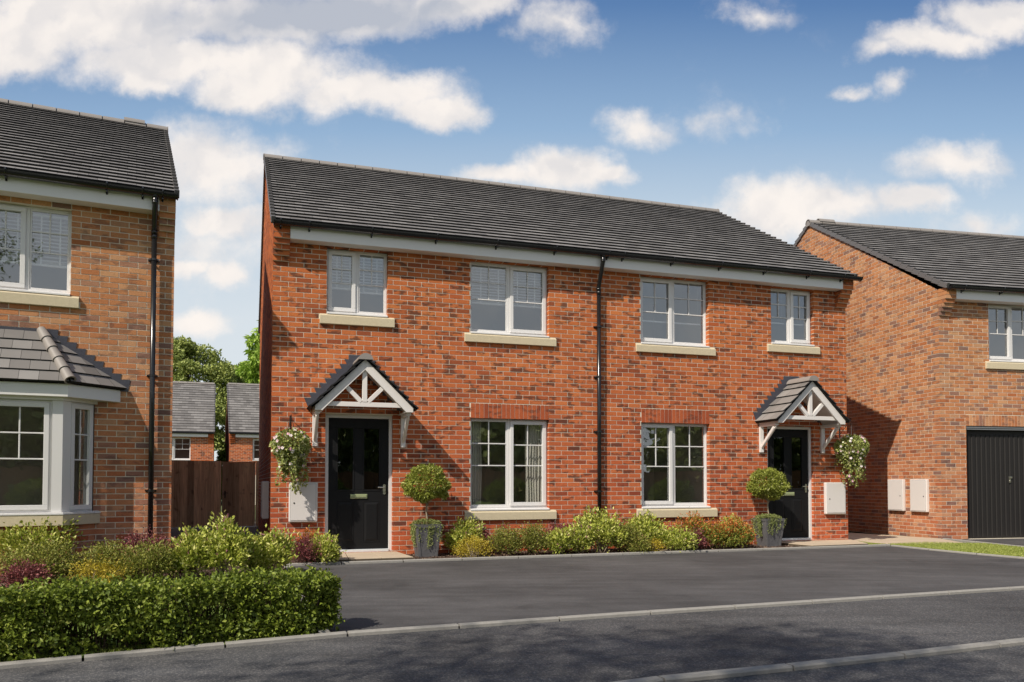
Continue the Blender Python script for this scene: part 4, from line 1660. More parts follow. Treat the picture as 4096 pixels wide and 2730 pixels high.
mb.quad((.58, .165, 0), (.58, .165, 2.26), (.58, .17, 2.26), (.58, .17, 0))
mb.quad((.55, .17, -.01), (2.9, .17, -.01), (2.9, .17, 2.3), (.55, .17, 2.3))
mb.build('garage_back', 'dark_gap', HR)

# ------------------------------------------------------------------ houses seen in the gap
def far_house(name, loc, rz, side, label, win):
    h = empty(name, loc, rz, label, 'house', 'brick houses beyond the timber gate')
    s = -1 if side == 'R' else 1       # house extends to the left (-1) or right (+1) of its origin corner
    W = 5.0
    x0, x1 = (-W, 0) if s < 0 else (0, W)
    ez = 3.52
    rz_, ry = 6.45, 4.4
    wx0, wx1 = win
    op = (wx0, wx1, 2.20, 3.30)
    mb = MB()
    mortar(mb, front, x0, x1, 0, ez, [op])
    bricks(mb, front, x0, x1, 1.5, ez, [op], 0, .08, ext0=OUT, ext1=OUT)
    mb.build('front_wall', ['mortar', 'red_brick'], h)
    mb = MB()
    xx = x1 if s < 0 else x0
    mb.poly([(xx, 0, 0), (xx, DEP, 0), (xx, DEP, ez), (xx, ry, rz_ - .04), (xx, 0, ez)])
    xo = x0 if s < 0 else x1
    mb.build('gable_wall', 'cavity_face', h)
    mb = MB()
    mb.poly([(xo, 0, 0), (xo, DEP, 0), (xo, DEP, ez), (xo, ry, rz_ - .04), (xo, 0, ez)])
    mb.build('gable_wall', 'cavity_face', h)
    c = MB()
    for i, p in enumerate((.045, .09, .135, .17, .17)):
        z = ez - .45 + i * .09
        if s < 0:
            c.box(-.26, .004, -p, .02, z + .008, z + .09)
        else:
            c.box(-.004, .26, -p, .02, z + .008, z + .09)
    c.build('corbel', 'red_brick', h)
    O = Vector((x0, -.27, ez + .05))
    V = Vector((x0, ry, rz_)) - O
    L = V.length
    mb = MB()
    tile_plane(mb, O, (1, 0, 0), V.normalized(), [(0, 0), (W, 0), (W, L), (0, L)], expo=L / 20, tw=.30)
    mb.poly([(x0, ry, rz_), (x1, ry, rz_), (x1, DEP + .2, ez), (x0, DEP + .2, ez)], 0)
    mb.build('roof', ['roof_tile', 'tile_under_shade'], h)
    xa, xb = (x1 - .02, x1 + .05) if s < 0 else (x0 - .05, x0 + .02)
    verge_caps(h, xa, xb, 20, O, V.normalized(), L / 20)
    rt = MB()
    for i in range(11):
        half_round(rt, x0 + i * W / 11 + .005, x0 + (i + 1) * W / 11 - .005, ry, rz_, .11, 8, 5, 175)
    rt.build('ridge', 'ridge_tile', h)
    f = MB()
    fx = (x0, x1 - .27) if s < 0 else (x0 + .27, x1)
    f.box(fx[0], fx[1], -.19, -.17, ez - .17, ez + .03)
    f.box(fx[0], fx[1], -.169, -.006, ez - .17, ez - .155)
    f.build('fascia', 'fascia_white', h)
    g = MB()
    g.tube([(x0, -.25, ez + .03), (x1, -.25, ez + .03)], .055, 10)
    g.build('gutter', 'black_plastic', h)
    window(h, *op, 'L', d=.08)
    return h


far_house('brick_house', (-14.70, 40.0, 0), radians(20.0), 'R', 'small brick house beyond the timber fence, left of the gap showing trees', (-2.55, -1.06))
far_house('brick_house', (-13.92, 40.0, 0), radians(20.9), 'L', 'small brick house beyond the gate, right of the gap showing trees', (1.08, 2.5))

# ------------------------------------------------------------------ fence and gate
FN = 8.86
fe = empty('timber_fence', ML(-2.6, FN), TM, 'dark stained vertical board fence joining the brown brick house', 'fence')
mb = MB()
x = 0.0
while x < 1.70:
    w = .155
    kk = int(round(x / w)) % 2
    mb.box(x + .001, x + w + .006, -.012 - .014 * kk, .010 - .014 * kk, .03, 1.66 + random.uniform(-.003, .003))
    x += w
mb.build('boards', 'stained_timber', fe)
for zz_ in (.35, 1.30):
    mb = MB()
    mb.box(0, 1.7, .011, .06, zz_, zz_ + .09)
    mb.build('rail', 'stained_timber', fe)
mb = MB()
mb.box(1.628, 1.705, .015, .10, 0, 1.63)
mb.build('post', 'stained_timber', fe)
ga = empty('timber_gate', ML(-.875, FN), TM, 'dark brown boarded garden gate with small black latch', 'gate')
mb = MB()
x = .012
for i, w in enumerate((.13, .13, .13, .135, .13, .13)):
    mb.box(x, x + w + (.004 if i < 5 else -.004), -.014 + .012 * (i % 2), .006 + .012 * (i % 2), .04, 1.615)
    x += w
mb.build('boards', 'stained_timber', ga)
for nm_, b_ in (('rail', (.012, .79, .009, .05, .25, .35)), ('rail', (.012, .79, .009, .05, 1.4, 1.5)), ('capping', (-.004, .80, -.020, .03, 1.618, 1.645))):
    mb = MB()
    mb.box(*b_)
    mb.build(nm_, 'stained_timber', ga)
mb = MB()
mb.box(.065, .095, -.020, -.014, .74, .92)
mb.tube([(.08, -.02, .87), (.08, -.05, .87), (.12, -.055, .868), (.15, -.055, .865)], .008, 6)
mb.tube([(.08, -.026, .78), (.08, -.018, .78)], .012, 8)
mb.build('latch', 'iron_black', ga)
f2 = empty('timber_fence', ML(-.055, FN), TM, 'narrow dark board panel between the gate and the red brick gable', 'fence')
mb = MB()
mb.box(0, .125, -.012, .010, .03, 1.655)
mb.box(.126, .30, -.010, .008, .03, 1.655)
mb.build('boards', 'stained_timber', f2)
mb = MB()
mb.box(-.012, .0, .0, .09, 0, 1.63)
mb.build('post', 'stained_timber', f2)


# ------------------------------------------------------------------ foliage
def leaf_obj(name, C, D, L, W, mat, parent=None, rnd=None, fold=0.25, up=None, shape=0.45):
    n = len(C)
    C = np.asarray(C, float)
    D = np.asarray(D, float)
    D /= np.linalg.norm(D, axis=1)[:, None] + 1e-9
    R = rng.normal(size=(n, 3))
    if up is not None:
        R = R * 0.55 + np.asarray(up)
    S = np.cross(D, R)
    S /= np.linalg.norm(S, axis=1)[:, None] + 1e-9
    Nn = np.cross(S, D)
    Nn *= np.where(Nn[:, 2:3] < 0, -1, 1)
    L = np.broadcast_to(np.asarray(L, float).reshape(-1, 1) if np.ndim(L) else np.full((n, 1), L), (n, 1))
    W = np.broadcast_to(np.asarray(W, float).reshape(-1, 1) if np.ndim(W) else np.full((n, 1), W), (n, 1))
    base = C
    tip = C + D * L - Nn * L * 0.12
    mid = C + D * L * shape
    a = mid + S * W * 0.5 + Nn * W * fold
    b = mid - S * W * 0.5 + Nn * W * fold
    v = np.stack([base, a, tip, b], 1).reshape(-1, 3)
    idx = np.arange(n) * 4
    tris = np.stack([idx, idx + 1, idx + 2, idx, idx + 2, idx + 3], 1).reshape(-1)
    me = bpy.data.meshes.new(name)
    me.vertices.add(len(v))
    me.vertices.foreach_set('co', v.reshape(-1))
    me.loops.add(len(tris))
    me.loops.foreach_set('vertex_index', tris.astype(np.int32))
    nf = n * 2
    me.polygons.add(nf)
    me.polygons.foreach_set('loop_start', (np.arange(nf) * 3).astype(np.int32))
    me.polygons.foreach_set('loop_total', np.full(nf, 3, np.int32))
    if rnd is None:
        rnd = rng.random(n)
    at_ = me.attributes.new('rnd', 'FLOAT', 'FACE')
    at_.data.foreach_set('value', np.repeat(rnd, 2).astype(np.float32))
    me.materials.append(MATS[mat])
    me.update()
    me.validate()
    o = bpy.data.objects.new(name, me)
    COL.objects.link(o)
    if parent is not None:
        o.parent = parent
    return o


def unit(v):
    return v / (np.linalg.norm(v, axis=-1, keepdims=True) + 1e-9)


KINDS = {
    'lime': dict(mat='leaf_lime', L=.054, W=.025, n=3000, br=56, stem='stem_pale', open=.80),
    'olive': dict(mat='leaf_olive', L=.026, W=.017, n=5200, br=70, stem='stem_brown', open=.9),
    'maroon': dict(mat='leaf_maroon', L=.026, W=.017, n=3600, br=60, stem='stem_brown', open=.85),
    'yellow': dict(mat='leaf_yellow', L=.024, W=.013, n=3400, br=56, stem='stem_pale', open=.9),
    'photinia': dict(mat='leaf_photinia', L=.040, W=.019, n=3400, br=62, stem='stem_brown', open=.85),
}
SPIKE = []


def spike_mesh():
    if not SPIKE:
        k = 44
        f = np.linspace(0, 1, k)
        SP = np.stack([rng.normal(size=k) * .0055 * (1.1 - f), rng.normal(size=k) * .0055 * (1.1 - f), f * .055], 1)
        o = leaf_obj('flower_spike', SP, unit(rng.normal(size=(k, 3)) + np.array([0, 0, .4])), .012, .009, 'flower_spike')
        SPIKE.append(o.data)
        bpy.data.objects.remove(o)
    return SPIKE[0]


REFV = .55 * .6 * .55


def shrub(x, y, w, h, kind, label, dep=None, lean=(0, 0), name='shrub', dens=1.0):
    K = KINDS[kind]
    e = empty(name, (x, y, 0.0), 0, label, 'shrub', 'low shrubs in the planting beds')
    dep = w * .85 if dep is None else dep
    rx, ry = w / 2, dep / 2
    nb = int(K['br'] * (0.6 + 0.8 * w))
    # branch tips on a lumpy dome
    tips = []
    for i in range(nb):
        th = rng.uniform(0, 2 * pi)
        cz = rng.uniform(-.15, 1.0)
        rr = sqrt(max(0, 1 - max(cz, 0) ** 2)) * rng.uniform(.72, 1.08)
        lump = 1 + .16 * sin(3 * th + i) + rng.normal() * .07
        tips.append((cos(th) * rr * rx * lump + lean[0] * max(cz, 0), sin(th) * rr * ry * lump + lean[1] * max(cz, 0), h * (.42 + .55 * cz * lump) if cz > -.2 else h * .3))
    tips = np.array(tips)
    tips[:, 2] = np.clip(tips[:, 2], h * .18, h * 1.08)
    root = np.zeros((nb, 3))
    root[:, 0] = rng.normal(size=nb) * rx * .22
    root[:, 1] = rng.normal(size=nb) * ry * .22
    root[:, 2] = h * .04
    n = int(K['n'] * dens * (.45 + .9 * (w * h * dep) / REFV * .8))
    n = min(n, 7500)
    bi = rng.integers(0, nb, n)
    t = 1 - np.abs(rng.normal(size=n)) * .26
    t = np.clip(t, .12, 1.06)
    P = root[bi] + (tips[bi] - root[bi]) * t[:, None]
    spread = .028 + .034 * w
    P += rng.normal(size=(n, 3)) * spread * (.35 + .75 * (1 - np.abs(t - .8)[:, None])) * .8
    P[:, 2] = np.maximum(P[:, 2], .03)
    outv = unit(P - np.array([0, 0, h * .3]))
    D = unit(unit(tips[bi] - root[bi]) * .5 + outv * .5 + rng.normal(size=(n, 3)) * .55 + np.array([0, 0, .25]))
    sz = rng.uniform(.65, 1.2, n)
    rnd = rng.random(n)
    if kind == 'photinia':
        hi = P[:, 2] / h
        rnd = np.where(rng.random(n) < np.clip(hi * 1.1 - .35, .05, .75), rng.uniform(.64, 1, n), rng.uniform(0, .6, n))
    leaf_obj('foliage', P, D, K['L'] * sz, K['W'] * sz, K['mat'], e, rnd)
    st = MB()
    for i in range(0, nb, 2):
        a, b = Vector(root[i]), Vector(tips[i])
        a.z = -.01
        mid = a.lerp(b, .5) + Vector(rng.normal(size=3)) * .02
        st.tube([a, mid, a.lerp(b, .95)], [.0055, .0035, .0015], 4, cap=False)
    for i in range(3):
        st.tube([(rng.normal() * .01, rng.normal() * .01, -.02), (rng.normal() * .03, rng.normal() * .03, h * .18), (rng.normal() * .08, rng.normal() * .08, h * .36)], [.012, .009, .006], 6)
    st.build('stems', K['stem'], e)
    if kind == 'lime':
        m = int(12 + 20 * w)
        for i in rng.choice(nb, min(m, nb), replace=False):
            b = tips[i] * rng.uniform(.90, 1.04)
            d = unit(tips[i] * np.array([.4, .4, 1]) + rng.normal(size=3) * .2)
            q = bpy.data.objects.new('flower_spike', spike_mesh())
            COL.objects.link(q)
            q.parent = e
            q.location = b
            q.rotation_euler = Vector(d).to_track_quat('Z', 'Y').to_euler()
            q.scale = (1, 1, rng.uniform(.7, 1.2))
    return e


# left bed
shrub(-5.85, 10.00, .95, .66, 'lime', 'light green shrub with pink spikes at left edge below the bay window', name='flowering_shrub')
shrub(-5.25, 9.10, .80, .44, 'olive', 'dull olive green small-leaved shrub at left edge behind the hedge')
shrub(-5.15, 8.62, .46, .26, 'maroon', 'low maroon shrub at left edge just behind the hedge')
shrub(-4.62, 9.30, .75, .42, 'olive', 'dull olive shrub directly behind the golden yellow shrub near the bay window')
shrub(-4.52, 8.98, .66, .25, 'yellow', 'low golden yellow shrub behind the hedge below the bay window', name='golden_shrub')
shrub(-4.55, 10.10, .62, .52, 'maroon', 'dark maroon shrub against the brown brick wall near its downpipe')
shrub(-4.10, 9.15, .60, .46, 'olive', 'olive shrub with purplish tips between golden shrub and tall lime shrubs')
shrub(-3.95, 9.55, .38, .42, 'maroon', 'purple-brown shrub just left of the tallest lime green shrubs')
shrub(-3.72, 9.50, .50, .58, 'lime', 'lime green flowering shrub in front of the fence, left of the tallest one', name='flowering_shrub')
shrub(-3.38, 9.60, .56, .69, 'lime', 'tallest lime green shrub with pink spikes in front of the garden gate', name='flowering_shrub')
shrub(-3.12, 9.90, .36, .40, 'lime', 'small lime green shrub tucked between two larger ones before the gate', name='flowering_shrub')
shrub(-2.95, 10.04, .54, .51, 'lime', 'round lime shrub on bare pale stems at the red brick gable corner', name='flowering_shrub')
shrub(-2.84, 11.12, .46, .36, 'maroon', 'maroon and orange shrub below the left meter box by the front door')
shrub(-2.78, 11.32, .36, .42, 'photinia', 'orange-tipped shrub against the wall under the left meter box')
shrub(-2.60, 11.20, .40, .40, 'lime', 'small lime shrub touching the left front door frame', name='flowering_shrub')

# main bed (s, n in the main house frame)
BED = [
    (2.86, -.42, .55, .53, 'lime', 'lime green shrub right of the left planter, against the wall'),
    (2.88, -.84, .55, .31, 'yellow', 'golden yellow shrub at the kerb, nearest the left planter'),
    (3.16, -.44, .46, .33, 'maroon', 'maroon shrub half hidden behind the golden shrub near the left planter'),
    (3.42, -.74, .50, .45, 'olive', 'olive green shrub right of the golden shrub, below the window sill'),
    (3.82, -.76, .52, .48, 'olive', 'second olive green shrub, below the middle of the left downstairs window'),
    (4.46, -.40, .55, .46, 'maroon', 'maroon shrub against the wall below right end of left downstairs sill'),
    (4.22, -.82, .44, .40, 'lime', 'small lime green shrub before the maroon one, left of the downpipe'),
    (4.62, -.72, .46, .48, 'lime', 'medium lime green shrub just left of the downpipe foot'),
    (5.00, -.68, .72, .67, 'lime', 'tallest lime green shrub with pink spikes at the foot of the downpipe'),
    (5.42, -.80, .44, .48, 'olive', 'olive green shrub just right of the downpipe foot'),
    (5.80, -.62, .70, .58, 'lime', 'broad lime green shrub under left end of right downstairs sill'),
    (5.55, -.90, .36, .27, 'olive', 'low olive shrub at the kerb in front of two lime shrubs'),
    (5.84, -.90, .34, .20, 'yellow', 'tiny golden shrub at the kerb beneath the right downstairs window'),
    (6.26, -.84, .58, .36, 'lime', 'low lime shrub at the kerb below the right downstairs window'),
    (6.80, -.45, .64, .57, 'photinia', 'orange-red tipped shrub against the wall under the right stone sill'),
    (6.62, -.74, .44, .38, 'maroon', 'purple maroon shrub between two orange-red tipped shrubs'),
    (7.16, -.72, .52, .46, 'photinia', 'green shrub with scattered orange tips left of the largest orange one'),
    (7.50, -.70, .58, .50, 'photinia', 'largest orange-red shrub next to the right planter'),
    (7.66, -.30, .42, .52, 'lime', 'lime green sprig rising behind the largest orange-red shrub'),
]
for (s, n, w, h, k, lab) in BED:
    p = ML(s, n)
    nm = {'lime': 'flowering_shrub', 'yellow': 'golden_shrub'}.get(k, 'shrub')
    shrub(p.x, p.y, w, h, k, lab, name=nm, dep=min(w * .85, .55))

# hedge
hd = empty('hedge', ML(-1.7, -6.45), TM + radians(10.5), 'clipped glossy green hedge along the pavement at lower left', 'hedge')
HLn, HTk, HHt = 4.4, .50, .425
x_r = 1.97


def hedge_leaves():
    """twigs with leaf sprays; each spray points out of the clipped faces"""
    nt_ = 5200
    face = rng.random(nt_)
    u = rng.uniform(-HLn + x_r, x_r, nt_)
    fr_ = face < .60
    tp = (face >= .60) & (face < .90)
    yv = np.where(fr_, -HTk / 2 + np.abs(rng.normal(size=nt_)) * .04, rng.uniform(-HTk / 2, HTk / 2, nt_))
    zv = np.where(fr_, HHt * (1 - rng.random(nt_) ** 1.15), np.where(tp, HHt - np.abs(rng.normal(size=nt_)) * .03, rng.uniform(.04, HHt, nt_)))
    en = face >= .90
    u = np.where(en, x_r - np.abs(rng.normal(size=nt_)) * .05, u)
    # rounded right end and loose, lumpy faces
    rr = np.clip((u - (x_r - .30)) / .30, 0, 1)
    yv = yv * (1 - .35 * rr ** 2)
    zv = zv * (1 - .10 * rr ** 2)
    lump = .028 * np.sin(u * 3.1) + .018 * np.sin(u * 7.7 + 2) + .018 * np.sin(u * 15 + zv * 13) + rng.normal(size=nt_) * .010
    yv = yv - lump * np.where(fr_, 1, .2)
    zv = zv * (1 + .025 * np.sin(u * 4.3 + 1) + .025 * np.sin(u * 10.3 + yv * 7) + rng.normal(size=nt_) * .022)
    pocket = np.sin(u * 8.3 + 2.5 * np.sin(zv * 9)) + np.sin(zv * 19 + u * 6.1)
    keep = ~((pocket < -1.25) & fr_) & ((zv > .07) | (rng.random(nt_) < .55))
    T = np.stack([u, yv, zv], 1)[keep]
    fr_, tp, en = fr_[keep], tp[keep], en[keep]
    od = np.stack([np.where(en, .9, 0), np.where(fr_, -.8, 0), np.where(tp, .9, .25)], 1)
    td = unit(od + rng.normal(size=T.shape) * .42)
    k = 8
    f = np.tile(np.linspace(-.075, .045, k), len(T))
    idx = np.repeat(np.arange(len(T)), k)
    ln = np.repeat(rng.uniform(.5, 1.15, len(T)), k)
    C = T[idx] + td[idx] * (f * ln)[:, None] + rng.normal(size=(len(idx), 3)) * .010
    C[:, 2] = np.maximum(C[:, 2], .02)
    # leaves on the inner wood, so the hedge is not see-through
    ni = 9000
    CI = np.stack([rng.uniform(-HLn + x_r, x_r - .15, ni), rng.uniform(-.12, .16, ni), rng.uniform(.02, HHt - .06, ni)], 1)
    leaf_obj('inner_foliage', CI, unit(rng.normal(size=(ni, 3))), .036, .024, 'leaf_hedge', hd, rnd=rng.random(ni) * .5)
    side = unit(np.cross(td[idx], rng.normal(size=(len(idx), 3))))
    D = unit(td[idx] * .45 + side * .9 + np.array([0, 0, .12]))
    nn = len(C)
    sz = rng.uniform(.6, 1.2, nn)
    leaf_obj('foliage', C, D, .036 * sz, .023 * sz, 'leaf_hedge', hd, rnd=np.clip(rng.beta(1.7, 2.0, nn) + np.repeat(rng.normal(size=len(T)) * .1, k), 0, 1), shape=.45)
    st = MB()
    for i in range(480):
        a = rng.uniform(-HLn + x_r, x_r - .12)
        b = rng.uniform(-.16, .14)
        h2 = rng.uniform(.3, HHt + .02)
        st.tube([(a, b, -.02), (a + rng.normal() * .03, b + rng.normal() * .04, h2 * .5), (a + rng.normal() * .08, np.clip(b + rng.normal() * .12, -.25, .25), h2)], [.005, .004, .0015], 4, cap=False)
    for i in range(60):
        a = rng.uniform(-HLn + x_r, x_r)
        b = rng.uniform(-.25, .2)
        st.tube([(a, b, HHt * .6), (a + rng.normal() * .03, b + rng.normal() * .02, HHt + rng.uniform(.02, .07))], [.003, .001], 4, cap=False)
    st.build('stems', 'stem_brown', hd)


hedge_leaves()


# grass
def in_poly(px, py, poly):
    r = np.zeros(len(px), bool)
    n = len(poly)
    j = n - 1
    for i in range(n):
        xi, yi = poly[i]
        xj, yj = poly[j]
        c = ((yi > py) != (yj > py)) & (px < (xj - xi) * (py - yi) / (yj - yi + 1e-12) + xi)
        r ^= c
        j = i
    return r


def grass(poly, n, h, label, z=.01, wd=.006):
    xs = [p[0] for p in poly]
    ys = [p[1] for p in poly]
    px = rng.uniform(min(xs), max(xs), n * 3)
    py = rng.uniform(min(ys), max(ys), n * 3)
    k = in_poly(px, py, poly)
    px, py = px[k][:n], py[k][:n]
    C = np.array([tuple(ML(a, b, z)) for a, b in zip(px, py)])
    m = len(C)
    D = unit(np.stack([rng.normal(size=m) * .4, rng.normal(size=m) * .4, np.ones(m)], 1))
    o = leaf_obj('grass', C, D, h * rng.uniform(.6, 1.3, m), wd, 'grass_blade', None, rng.beta(2, 2, m), fold=.1, shape=.3)
    tag(o, label, 'grass', kind='stuff')


grass(GR1, 2200, .035, 'small wedge of bright lawn at the corner of the house path', .012)
grass(GR2, 42000, .032, 'bright green lawn strip between the two driveways', .012, .007)
grass([(-4.2, -7.05), (-1.82, -6.72), (.10, -6.36), (.10, -6.22), (-4.2, -6.85)], 5000, .035, 'short grass at the foot of the clipped hedge', .006, .004)
grass([(-4.5, -3.9), (-2.6, -3.0), (-1.3, -2.5), (-.3, -2.6), (.1, -2.9), (.1, -4.6), (-4.5, -4.8)], 16000, .035, 'lawn behind the clipped hedge', .006, .004)

# bark chips in the open part of the beds
def chips(poly, n):
    xs = [p[0] for p in poly]
    ys = [p[1] for p in poly]
    px = rng.uniform(min(xs), max(xs), n * 2)
    py = rng.uniform(min(ys), max(ys), n * 2)
    k = in_poly(px, py, poly)
    C = np.array([tuple(ML(a, b, .014 + rng.random() * .012)) for a, b in zip(px[k], py[k])])
    m = len(C)
    D = unit(np.stack([rng.normal(size=m), rng.normal(size=m), rng.normal(size=m) * .35], 1))
    o = leaf_obj('bark_chips', C, D, rng.uniform(.015, .045, m), rng.uniform(.008, .018, m), 'bark_chip', None, fold=.15, up=(0, 0, 1))
    return o


tag(chips([(1.94, -1.0), (8.74, -.96), (8.66, -.05), (1.9, -.05)], 7000), 'loose brown bark chips in the bed along the red brick house', 'bark chips', kind='stuff')
tag(chips([(-3.2, -3.0), (-1.3, -2.44), (.12, -2.6), (.12, -1.1), (-.1, 0), (-3, -1)], 7000), 'loose brown bark chips in the bed behind the hedge', 'bark chips', kind='stuff')


# ------------------------------------------------------------------ planters and topiary
def planter(s, n, label):
    e = empty('planter', ML(s, n), TM, label, 'planter', 'tall tapered slate planters beside the front doors')
    mb = MB()
    b, t, hh = .135, .188, .50
    q = []
    for z, r in ((0, b), (hh, t)):
        q.append([(-r, -r, z), (r, -r, z), (r, r, z), (-r, r, z)])
    mb.add(q[0] + q[1], [(3, 2, 1, 0), (0, 1, 5, 4), (1, 2, 6, 5), (2, 3, 7, 6), (3, 0, 4, 7)])
    body = mb.build('pot', 'planter_slate', e, bevel=.006)
    rm = MB()
    fr = .030
    for (ux, uy) in ((0, -1), (1, 0), (0, 1), (-1, 0)):
        # raised frame on each side: rim, base band, two stiles following the taper
        sx, sy = -uy, ux

        def pt(u, z, o=.0):
            r = b + (t - b) * z / hh
            return Vector((ux * (r + o) + sx * u, uy * (r + o) + sy * u, z))
        for z0, z1 in ((.0, .035), (hh - .045, hh + .004)):
            r0, r1 = b + (t - b) * z0 / hh + .006, b + (t - b) * z1 / hh + .006
            rm.prism([tuple(pt(-r0, z0, -.002)), tuple(pt(r0, z0, -.002)), tuple(pt(r1, z1, -.002)), tuple(pt(-r1, z1, -.002))], (ux * .011, uy * .011, 0))
        for sg in (-1, 1):
            r0, r1 = b + .0, t - .003
            rm.prism([tuple(pt(sg * (b - fr + .002), .035, -.002)), tuple(pt(sg * (b + .003), .035, -.002)), tuple(pt(sg * (t), hh - .046, -.002)), tuple(pt(sg * (t - fr), hh - .046, -.002))], (ux * .009, uy * .009, 0))
    rm.build('raised_frame', 'planter_slate', body)
    so = MB()
    so.quad((-t, -t, hh - .03), (t, -t, hh - .03), (t, t, hh - .03), (-t, t, hh - .03))
    so.build('soil', 'bark_mulch', e)
    return e


def topiary(s, n, label, seed):
    e = empty('topiary_tree', ML(s, n, .46), TM, label, 'topiary', 'mushroom-clipped topiary trees in the planters')
    st = MB()
    st.tube([(0, 0, -.05), (.012, 0, .12), (-.006, .004, .24), (.004, 0, .36), (.0, 0, .46)], [.016, .013, .012, .012, .010], 8)
    for i in range(9):
        a = i * 2 * pi / 9
        st.tube([(0, 0, .30 + .01 * i), (.09 * cos(a), .09 * sin(a), .42), (.20 * cos(a), .20 * sin(a), .52)], [.007, .005, .003], 5)
    st.build('trunk', 'stem_pale', e, smooth=True)
    N_ = 9000
    dirs = unit(rng.normal(size=(N_, 3)))
    rad = np.clip(1 - np.abs(rng.normal(size=N_)) * .13, .35, 1.06)
    bump_ = 1 + .07 * np.sin(dirs[:, 0] * 6 + seed * 3) * np.sin(dirs[:, 1] * 7 + seed) + .05 * np.sin(dirs[:, 2] * 9 + seed) + .05 * np.sin(dirs[:, 0] * 13 + dirs[:, 2] * 11 + seed)
    P = dirs * rad[:, None] * bump_[:, None]
    lower = P[:, 2] < 0
    P[:, 2] = np.where(lower, P[:, 2] * .52 + .10 * np.sin(P[:, 0] * 5.5 - 1.2 * seed) * (P[:, 2] < -.12), P[:, 2])
    P = P * np.array([.335, .335, .345]) + np.array([0, 0, .575])
    D = unit(dirs * .65 + rng.normal(size=(N_, 3)) * .65 + np.array([0, 0, .2]))
    sz = rng.uniform(.7, 1.15, N_)
    leaf_obj('crown', P, D, .040 * sz, .018 * sz, 'leaf_topiary', e, rng.beta(1.8, 1.8, N_))
    # trailing underplanting
    C, Dd = [], []
    for i in range(1300):
        a = rng.uniform(0, 2 * pi)
        r = sqrt(rng.random()) * .20
        C.append((np.clip(r * cos(a) * 1.1, -.2, .2), np.clip(r * sin(a) * 1.1, -.2, .2), .045 + .05 * (1 - (r / .2) ** 2) + rng.normal() * .012))
        Dd.append((cos(a) * .6 + rng.normal() * .5, sin(a) * .6 + rng.normal() * .5, .5))
    for i in range(54):
        a = rng.uniform(0, 2 * pi)
        m = max(abs(cos(a)), abs(sin(a)))
        ex, ey = .205 * cos(a) / m, .205 * sin(a) / m
        ln = rng.choice([.08, .12, .18, .26, .33]) * rng.uniform(.7, 1.1)
        k = int(ln / .0045)
        for j in range(k):
            f = j / k
            C.append((ex * (1.02 - .10 * f) + rng.normal() * .010, ey * (1.02 - .10 * f) + rng.normal() * .010, .04 - ln * f + rng.normal() * .004))
            Dd.append((rng.normal(), rng.normal(), -.6))
    leaf_obj('underplanting', np.array(C), np.array(Dd), .024, .013, 'leaf_trailing', e)
    return e


planter(2.235, -.455, 'slate planter standing on bark right of the left front door')
topiary(2.24, -.44, 'clipped topiary tree in the planter by the left front door', 0.3)
planter(8.345, -.42, 'slate planter standing on bark left of the right front door')
topiary(8.33, -.42, 'clipped topiary tree in the planter by the right front door', 1.9)


# ------------------------------------------------------------------ hanging baskets
FLOW = {}


def flower_mesh(v):
    if v not in FLOW:
        FD = [(cos(k * 2 * pi / 5), sin(k * 2 * pi / 5), .35) for k in range(5)]
        o = leaf_obj('flower', np.zeros((5, 3)), np.array(FD), .027, .025, 'petal_pink', None, np.full(5, v / 4.5), fold=.05, shape=.6, up=(0, 0, 2))
        mb = MB()
        mb.tube([(0, 0, 0), (0, 0, .008)], [.006, .004], 6)
        c = mb.build('flower_centre', 'petal_centre')
        FLOW[v] = (o.data, c.data)
        bpy.data.objects.remove(o)
        bpy.data.objects.remove(c)
    return FLOW[v]


